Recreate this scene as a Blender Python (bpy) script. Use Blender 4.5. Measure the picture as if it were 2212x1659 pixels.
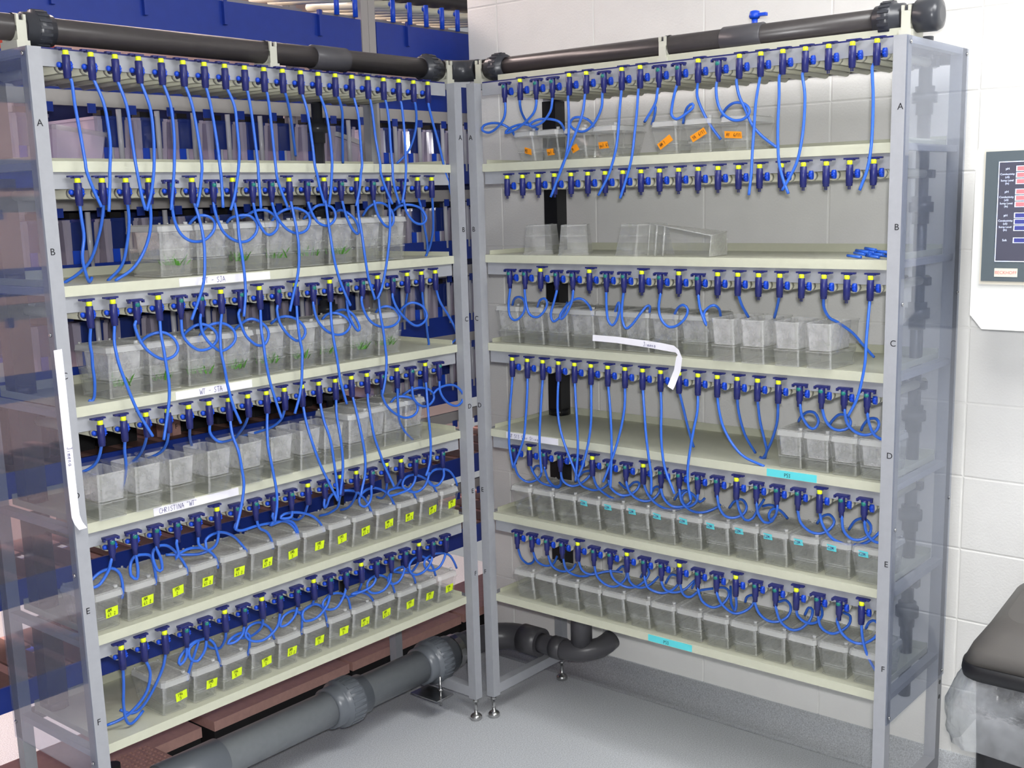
import bpy, bmesh, math, random
from mathutils import Vector, Matrix
random.seed(7)
for o in list(bpy.data.objects): bpy.data.objects.remove(o)
SC = bpy.context.scene
COL = SC.collection
# ------------------------------------------------------------------ camera
cam = bpy.data.cameras.new('camera'); camo = bpy.data.objects.new('camera', cam); COL.objects.link(camo)
cam.sensor_width = 36.0; cam.lens = 2471.7 / 2212 * 36.0
cam.shift_x = -30.8 / 2212; cam.shift_y = 47.1 / 2212; cam.clip_start = .05; cam.clip_end = 60
def cam_matrix(loc, yaw, pitch, roll):
    f = Vector((math.cos(yaw) * math.cos(pitch), math.sin(yaw) * math.cos(pitch), math.sin(pitch)))
    r = Vector((math.sin(yaw), -math.cos(yaw), 0)); u = r.cross(f)
    r2 = r * math.cos(roll) + u * math.sin(roll); u2 = u * math.cos(roll) - r * math.sin(roll)
    m = Matrix((r2, u2, -f)).transposed().to_4x4(); m.translation = loc
    return m
camo.matrix_world = cam_matrix(Vector((2.6458, 2.3458, 1.6756)), -2.4486, -.1783, -.0263)
SC.camera = camo
# ------------------------------------------------------------------ light and exposure
wd = bpy.data.worlds.new('world'); SC.world = wd; wd.use_nodes = True
bgn = wd.node_tree.nodes['Background']; bgn.inputs[0].default_value = (.93, .95, 1.0, 1); bgn.inputs[1].default_value = 0.38
def area(name, loc, rot, sx, sy, power, col=(1, 1, 1)):
    l = bpy.data.lights.new(name, 'AREA'); l.shape = 'RECTANGLE'; l.size = sx; l.size_y = sy; l.energy = power; l.color = col
    o = bpy.data.objects.new(name, l); o.location = loc; o.rotation_euler = rot; COL.objects.link(o); return o
flash = area('camera_flash', camo.matrix_world @ Vector((.02, .07, .0)), (0, 0, 0), .08, .05, 42)
flash.rotation_euler = camo.matrix_world.to_euler()
area('panel_light_a', (1.5, 1.7, 2.86), (0, 0, 0), 1.2, .6, 22)
area('panel_light_b', (.45, 2.4, 2.86), (0, 0, 0), .6, 1.2, 34)
area('panel_light_c', (.6, -1.5, 2.86), (0, 0, 0), 2.4, .5, 60, (1, .78, .72))
area('added_fill_d', (2.3, -2.1, 2.86), (0, 0, 0), 1.2, .6, 55, (1, .8, .75))  # added fill, brightens the far wall and the view through the left panel
SC.view_settings.view_transform = 'Standard'; SC.view_settings.look = 'None'
SC.view_settings.exposure = -0.1; SC.view_settings.gamma = 1.0; SC.view_settings.use_curve_mapping = False
SC.cycles.transparent_max_bounces = 24; SC.cycles.max_bounces = 5; SC.cycles.diffuse_bounces = 3; SC.cycles.glossy_bounces = 2
SC.cycles.use_adaptive_sampling = True; SC.cycles.adaptive_threshold = .1; SC.cycles.adaptive_min_samples = 10
SC.cycles.caustics_reflective = False; SC.cycles.caustics_refractive = False; SC.cycles.sample_clamp_indirect = 4
# ------------------------------------------------------------------ materials
def lin(c):
    r = []
    for v in c:
        v /= 255.0; r.append(v / 12.92 if v <= .04045 else ((v + .055) / 1.055) ** 2.4)
    return (*r, 1)
def mat(name, c, rough=.5, metal=0, spec=.5, grain=0, gscale=60, bump=0, bscale=200, emit=0):
    m = bpy.data.materials.new(name); m.use_nodes = True; nt = m.node_tree; b = nt.nodes['Principled BSDF']
    b.inputs['Base Color'].default_value = lin(c); b.inputs['Roughness'].default_value = rough
    b.inputs['Metallic'].default_value = metal; b.inputs['Specular IOR Level'].default_value = spec
    if emit: b.inputs['Emission Color'].default_value = lin(c); b.inputs['Emission Strength'].default_value = emit
    tc = nt.nodes.new('ShaderNodeTexCoord')
    if grain:
        n = nt.nodes.new('ShaderNodeTexNoise'); n.inputs['Scale'].default_value = gscale; n.inputs['Detail'].default_value = 4
        nt.links.new(tc.outputs['Object'], n.inputs['Vector'])
        mr = nt.nodes.new('ShaderNodeMapRange'); mr.inputs[1].default_value = .3; mr.inputs[2].default_value = .7
        mr.inputs[3].default_value = 1 - grain; mr.inputs[4].default_value = 1 + grain; nt.links.new(n.outputs[0], mr.inputs[0])
        mx = nt.nodes.new('ShaderNodeVectorMath'); mx.operation = 'SCALE'; mx.inputs[0].default_value = lin(c)[:3]
        nt.links.new(mr.outputs[0], mx.inputs['Scale']); nt.links.new(mx.outputs[0], b.inputs['Base Color'])
    if bump:
        n2 = nt.nodes.new('ShaderNodeTexNoise'); n2.inputs['Scale'].default_value = bscale; n2.inputs['Detail'].default_value = 3
        nt.links.new(tc.outputs['Object'], n2.inputs['Vector'])
        bp = nt.nodes.new('ShaderNodeBump'); bp.inputs['Strength'].default_value = bump; bp.inputs['Distance'].default_value = .002
        nt.links.new(n2.outputs[0], bp.inputs['Height']); nt.links.new(bp.outputs[0], b.inputs['Normal'])
    return m
def clear(name, tint, haze, hcol, gloss=.06, rough=.08, spots=0, sscale=90, bump=0):
    """see-through plastic: transparent + a little diffuse haze + gloss that grows at grazing angles"""
    m = bpy.data.materials.new(name); m.use_nodes = True; nt = m.node_tree; nt.nodes.clear(); N = nt.nodes.new; L = nt.links.new
    out = N('ShaderNodeOutputMaterial'); tr = N('ShaderNodeBsdfTransparent'); tr.inputs[0].default_value = (*tint, 1)
    df = N('ShaderNodeBsdfDiffuse'); df.inputs[0].default_value = lin(hcol)
    gl = N('ShaderNodeBsdfGlossy'); gl.inputs[0].default_value = (1, 1, 1, 1); gl.inputs[1].default_value = rough
    m1 = N('ShaderNodeMixShader'); m1.inputs[0].default_value = haze; L(tr.outputs[0], m1.inputs[1]); L(df.outputs[0], m1.inputs[2])
    if spots or bump:
        tc = N('ShaderNodeTexCoord'); n = N('ShaderNodeTexNoise'); n.inputs['Scale'].default_value = sscale; n.inputs['Detail'].default_value = 5
        L(tc.outputs['Object'], n.inputs['Vector'])
    if spots:
        mr = N('ShaderNodeMapRange'); mr.inputs[1].default_value = .35; mr.inputs[2].default_value = .68
        mr.inputs[3].default_value = max(0, haze - spots); mr.inputs[4].default_value = min(1, haze + spots); L(n.outputs[0], mr.inputs[0]); L(mr.outputs[0], m1.inputs[0])
    if bump:
        bp = N('ShaderNodeBump'); bp.inputs['Strength'].default_value = bump; bp.inputs['Distance'].default_value = .003
        L(n.outputs[0], bp.inputs['Height']); L(bp.outputs[0], gl.inputs['Normal'])
    fr = N('ShaderNodeLayerWeight'); fr.inputs[0].default_value = .5
    pw = N('ShaderNodeMath'); pw.operation = 'POWER'; pw.inputs[1].default_value = 5; L(fr.outputs['Facing'], pw.inputs[0])
    ad = N('ShaderNodeMath'); ad.operation = 'MULTIPLY_ADD'; ad.use_clamp = True; ad.inputs[1].default_value = .5; ad.inputs[2].default_value = gloss * .5; L(pw.outputs[0], ad.inputs[0])
    m2 = N('ShaderNodeMixShader'); L(ad.outputs[0], m2.inputs[0]); L(m1.outputs[0], m2.inputs[1]); L(gl.outputs[0], m2.inputs[2])
    L(m2.outputs[0], out.inputs[0])
    return m
M = {}
M['post'] = mat('powder_grey', (163, 165, 171), .45, grain=.03)
M['cream'] = mat('cream_sheet', (203, 204, 184), .4, grain=.02)
M['pipe_cream'] = mat('cream_pipe', (200, 198, 178), .35)
M['navy'] = mat('navy_plastic', (30, 36, 104), .38)
M['tube'] = mat('tube_blue', (52, 108, 214), .3)
M['knob'] = mat('knob_blue', (24, 78, 214), .35)
M['yellow'] = mat('cap_yellow', (232, 246, 40), .4)
M['teal'] = mat('dot_teal', (22, 118, 110), .4)
M['pvc'] = mat('dark_pvc', (66, 62, 62), .32, grain=.05)
M['pvc2'] = mat('dark_fitting', (58, 60, 66), .3)
M['slate'] = mat('slate_pvc', (120, 124, 128), .38, grain=.04)
M['slate2'] = mat('slate_union', (104, 109, 116), .3)
M['black'] = mat('black_plastic', (24, 24, 28), .4)
M['dark'] = mat('dark_void', (20, 18, 20), .8)
M['steel'] = mat('steel', (190, 190, 190), .25, metal=1)
M['clampw'] = mat('clamp_ivory', (206, 206, 192), .5)
M['ink'] = mat('ink_black', (24, 24, 30), .6)
M['inkb'] = mat('ink_blue', (50, 48, 120), .6)
M['paper'] = mat('paper_white', (240, 238, 246), .7)
M['yellow_s'] = mat('sticker_yellow', (224, 250, 20), .6)
M['cyan_s'] = mat('sticker_cyan', (96, 218, 226), .6)
M['orange_s'] = mat('sticker_orange', (255, 160, 24), .6)
M['tank'] = clear('tank_clear', (.985, .985, .982), .065, (216, 217, 212), .07, .05)
M['tank_edge'] = clear('tank_corner', (.96, .96, .96), .24, (232, 233, 230), .14, .05)  # edge glints put in as whiter haze on corners and rings
M['lid'] = clear('lid_frosted', (.96, .96, .95), .5, (220, 220, 215), .06, .15, spots=.06, sscale=140, bump=.4)
M['lidband'] = clear('lid_band', (.95, .95, .95), .5, (228, 229, 227), .08, .1, bump=.5, sscale=220)
M['insert'] = clear('insert_frosted', (.97, .97, .97), .32, (238, 238, 240), .08, .1, spots=.13, sscale=28, bump=.4)
M['water'] = clear('tank_water', (.975, .98, .975), .15, (204, 206, 200), .04, .03)
M['film'] = clear('bag_film', (.93, .95, .96), .2, (228, 232, 238), .4, .16, spots=.18, sscale=10, bump=3.5)
M['acryl'] = clear('smoked_acrylic', (.86, .882, .925), .13, (172, 182, 206), .14, .05)
M['plant'] = mat('plant_green', (70, 130, 36), .6)
M['wall'] = mat('painted_block', (243, 242, 239), .55, grain=.02, gscale=9, bump=.35, bscale=160)
M['mortar'] = mat('painted_joint', (243, 242, 239), .6)
M['floor'] = mat('vinyl_floor', (206, 209, 213), .5, grain=.24, gscale=260)
M['blue'] = mat('tray_blue', (28, 58, 156), .4, grain=.06, gscale=30)
M['brown'] = mat('slot_board', (198, 154, 144), .5, grain=.06)  # pink of the warm background light mixed into shelf posts and strips
M['brownd'] = mat('slot_plate', (124, 92, 84), .55, grain=.08)  # cream shelf plates, dim brown light put into their colour
M['rod'] = mat('rod_grey', (196, 196, 204), .25)
M['warmlit_wall'] = mat('far_wall', (214, 186, 178), .7)  # wall colour carries the pink of the warm background light
M['bgpost'] = mat('far_post', (172, 168, 166), .5)
M['cup'] = clear('cup_blue', (.24, .32, .62), .42, (36, 62, 150), .1, .08)
M['bgtank'] = clear('far_tank', (.9, .88, .93), .5, (232, 222, 240), .1, .08)  # bright reflections on the tank fronts put in as pale haze
M['pvc3'] = mat('coupling_grey', (80, 79, 83), .35)
M['upt'] = clear('dry_plastic', (.97, .97, .97), .2, (226, 227, 226), .1, .06, spots=.08, sscale=30)
M['navyback'] = mat('navy_back', (26, 36, 84), .6)
M['lid_sheen'] = mat('bin_lid_sheen', (92, 89, 86), .45)  # black lid, flash sheen lightened into its colour
M['redbox'] = mat('red_box', (226, 74, 50), .5)
M['tubw'] = clear('milky_bin', (.9, .88, .9), .62, (246, 234, 234), .06, .15, spots=.12, sscale=12)
M['white'] = mat('white_enamel', (236, 236, 232), .4)
M['bezel'] = mat('bezel_grey', (88, 98, 104), .5)
M['screen'] = mat('screen_dark', (70, 70, 84), .4, emit=.5)
M['s_red'] = mat('screen_red', (236, 110, 116), .4, emit=.8)
M['s_blue'] = mat('screen_blue', (58, 62, 126), .4, emit=.7)
M['s_white'] = mat('screen_white', (210, 220, 246), .4, emit=.9)
M['logo_red'] = mat('logo_red', (222, 120, 116), .5)
M['logo_plate'] = mat('logo_plate', (228, 222, 206), .5)
M['lamp'] = mat('lamp_diffuser', (255, 255, 252), .5, emit=3)
# ------------------------------------------------------------------ geometry helpers
def box(bm, x0, x1, y0, y1, z0, z1, mi=0):
    v = [bm.verts.new((x, y, z)) for z in (z0, z1) for y in (y0, y1) for x in (x0, x1)]
    for f in ((0, 2, 3, 1), (4, 5, 7, 6), (0, 1, 5, 4), (2, 6, 7, 3), (0, 4, 6, 2), (1, 3, 7, 5)):
        bm.faces.new([v[i] for i in f]).material_index = mi
    return v
def frame_of(t):
    t = t.normalized(); a = Vector((0, 0, 1)) if abs(t.z) < .9 else Vector((1, 0, 0))
    u = t.cross(a).normalized(); return u, t.cross(u).normalized()
def cyl(bm, p, q, r, n=12, r2=None, mi=0, caps=True, cham=0):
    p = Vector(p); q = Vector(q); r2 = r if r2 is None else r2; u, v = frame_of(q - p); t = (q - p).normalized()
    prof = [(p, r), (q, r2)] if not cham else [(p, r - cham), (p + t * cham, r), (q - t * cham, r2), (q, r2 - cham)]
    rings = [[bm.verts.new(c + (u * math.cos(2 * math.pi * i / n) + v * math.sin(2 * math.pi * i / n)) * rr) for i in range(n)] for c, rr in prof]
    for a, b in zip(rings, rings[1:]):
        for i in range(n):
            f = bm.faces.new((a[i], a[(i + 1) % n], b[(i + 1) % n], b[i])); f.material_index = mi; f.smooth = True
    if caps:
        bm.faces.new(rings[0][::-1]).material_index = mi; bm.faces.new(rings[-1]).material_index = mi
def lathe(bm, p, axis, prof, n=24, mi=0):
    """prof: list of (distance along axis, radius)"""
    p = Vector(p); t = Vector(axis).normalized(); u, v = frame_of(t)
    rings = [[bm.verts.new(p + t * d + (u * math.cos(2 * math.pi * i / n) + v * math.sin(2 * math.pi * i / n)) * max(r, 1e-4)) for i in range(n)] for d, r in prof]
    for a, b in zip(rings, rings[1:]):
        for i in range(n):
            f = bm.faces.new((a[i], a[(i + 1) % n], b[(i + 1) % n], b[i])); f.material_index = mi; f.smooth = True
    bm.faces.new(rings[0][::-1]).material_index = mi; bm.faces.new(rings[-1]).material_index = mi
def spline(pts, step=.008):
    pts = [Vector(p) for p in pts]; P = [pts[0] * 2 - pts[1]] + pts + [pts[-1] * 2 - pts[-2]]; out = []
    for i in range(1, len(P) - 2):
        a, b, c, d = P[i - 1:i + 3]; n = max(2, int((c - b).length / step))
        for k in range(n):
            t = k / n
            out.append(.5 * (2 * b + (c - a) * t + (2 * a - 5 * b + 4 * c - d) * t * t + (3 * b - a - 3 * c + d) * t ** 3))
    out.append(pts[-1]); return out
def sweep(bm, path, r, n=8, mi=0):
    rings = []; u = None
    for i, p in enumerate(path):
        t = (path[min(i + 1, len(path) - 1)] - path[max(i - 1, 0)]); t = t.normalized() if t.length > 1e-9 else Vector((0, 0, -1))
        if u is None: u = frame_of(t)[0]
        u = (u - t * u.dot(t)); u = u.normalized() if u.length > 1e-6 else frame_of(t)[0]
        v = t.cross(u)
        rings.append([bm.verts.new(p + (u * math.cos(2 * math.pi * k / n) + v * math.sin(2 * math.pi * k / n)) * r) for k in range(n)])
    for a, b in zip(rings, rings[1:]):
        for k in range(n):
            f = bm.faces.new((a[k], a[(k + 1) % n], b[(k + 1) % n], b[k])); f.smooth = True; f.material_index = mi
    bm.faces.new(rings[0][::-1]); bm.faces.new(rings[-1])
def mesh(name, fn, *mats):
    bm = bmesh.new(); fn(bm); bmesh.ops.recalc_face_normals(bm, faces=bm.faces)
    me = bpy.data.meshes.new(name); bm.to_mesh(me); bm.free()
    for m in mats: me.materials.append(M[m])
    return me
def put(name, me, parent=None, loc=(0, 0, 0), rz=0):
    o = bpy.data.objects.new(name, me); COL.objects.link(o); o.parent = parent; o.location = loc; o.rotation_euler = (0, 0, rz); return o
def obj(name, fn, mats, parent=None, **k):
    return put(name, mesh(name, fn, *(mats if isinstance(mats, (list, tuple)) else [mats])), parent, **k)
def tag(o, label, cat, group=None):
    o['label'] = label; o['category'] = cat
    if group: o['group'] = group
    return o
def empty(name, loc=(0, 0, 0), rz=0):
    o = bpy.data.objects.new(name, None); o.empty_display_size = .05; COL.objects.link(o); o.location = loc; o.rotation_euler = (0, 0, rz); return o
def struct(o): o['kind'] = 'structure'; return o
ORD = 'first second third fourth fifth sixth seventh eighth ninth tenth eleventh twelfth thirteenth fourteenth fifteenth sixteenth seventeenth eighteenth nineteenth twentieth'.split()
def text_mesh(s, size, mname, align='CENTER'):
    c = bpy.data.curves.new('t', 'FONT'); c.body = s; c.size = size; c.align_x = align; c.align_y = 'CENTER'; c.extrude = size * .01
    o = bpy.data.objects.new('t', c); COL.objects.link(o); dg = bpy.context.evaluated_depsgraph_get(); dg.update()
    me = bpy.data.meshes.new_from_object(o.evaluated_get(dg)); bpy.data.objects.remove(o); bpy.data.curves.remove(c)
    me.materials.clear(); me.materials.append(M[mname]); return me
# pen strokes on a 0..0.6 x 0..1 cell
GL = {'W': ['0,1 .13,0 .3,.7 .45,0 .62,1'], 'T': ['0,1 .6,.95', '.3,1 .28,0'], '-': ['.1,.45 .5,.5'], 'S': ['.5,.85 .3,1 .08,.8 .2,.55 .42,.4 .4,.12 .15,0 .02,.15'],
 'J': ['.1,1 .5,1', '.35,1 .35,.2 .2,0 .03,.2'], 'A': ['0,0 .28,1 .55,0', '.05,.38 .6,.42'], 'C': ['.5,.85 .28,1 .03,.6 .1,.1 .35,0 .55,.15'], 'H': ['.05,1 .05,0', '.5,1 .5,0', '.05,.5 .5,.5'],
 'R': ['.05,0 .05,1 .45,.9 .4,.6 .05,.5 .5,0'], 'I': ['.25,1 .25,0'], 'N': ['.03,0 .05,1 .45,0 .5,1'], '"': ['.15,1 .13,.8', '.32,1 .3,.8'], 'P': ['.05,0 .05,1 .45,.9 .4,.55 .05,.5'],
 '5': ['.5,1 .1,1 .08,.6 .4,.6 .45,.2 .25,0 .03,.1'], '3': ['.05,.95 .4,1 .45,.75 .2,.55 .45,.35 .4,.05 .05,.05'], '(': ['.4,1.1 .15,.6 .4,-.1'], ')': ['.1,1.1 .35,.6 .1,-.1'],
 'o': ['.25,.55 .05,.3 .2,0 .42,.25 .25,.55'], 'r': ['.1,.55 .12,0', '.1,.3 .25,.52 .42,.5'], 'i': ['.2,.5 .2,0', '.2,.75 .22,.8'], 'm': ['.02,.5 .04,0', '.04,.4 .17,.5 .22,0', '.22,.4 .38,.5 .44,0'],
 'e': ['.05,.3 .4,.3 .3,.52 .08,.4 .1,.05 .4,.05'], 'n': ['.05,.5 .07,0', '.07,.35 .25,.5 .33,0'], 'a': ['.4,.5 .15,.5 .05,.2 .2,0 .38,.2 .4,.5 .42,0'], 'F': ['.05,0 .05,1 .5,1', '.05,.55 .4,.55'],
 'g': ['.4,.5 .15,.5 .1,.2 .35,.15 .4,.5 .38,-.3 .1,-.35'], 'u': ['.05,.5 .08,.05 .3,.05 .38,.5 .4,0'], 'l': ['.2,1 .22,0'], '6': ['.4,1 .1,.6 .05,.2 .25,0 .42,.25 .1,.4'], '0': ['.25,1 .05,.6 .1,.1 .3,0 .45,.4 .4,.9 .25,1'],
 '1': ['.15,.8 .28,1 .28,0'], 'M': ['.02,0 .08,1 .28,.3 .5,1 .55,0'], 'Y': ['.02,1 .25,.5 .5,1', '.25,.5 .2,0'], '2': ['.05,.8 .25,1 .42,.75 .05,0 .5,.05'], 't': ['.2,.9 .2,.05 .35,0', '.05,.6 .4,.62'], '4': ['.35,0 .35,1 .03,.35 .5,.35'], '/': ['.05,0 .45,1'], ' ': []}
def strokes(bm, s, x, z, h, w, y, mi, adv=.62, slope=0):
    """thin pen ribbons in the x-z plane at depth y (front is -y)"""
    for i, ch in enumerate(s):
        for st in GL.get(ch, []):
            P = [(x + (i * adv + float(a.split(',')[0])) * h, z + float(a.split(',')[1]) * h + slope * (i * adv * h)) for a in st.split()]
            for (x0, z0), (x1, z1) in zip(P, P[1:]):
                dx, dz = x1 - x0, z1 - z0; L = math.hypot(dx, dz) or 1e-6; nx, nz = -dz / L * w / 2, dx / L * w / 2
                vs = [bm.verts.new((a, y, b)) for a, b in ((x0 + nx, z0 + nz), (x0 - nx, z0 - nz), (x1 - nx, z1 - nz), (x1 + nx, z1 + nz))]
                bm.faces.new(vs).material_index = mi
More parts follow.
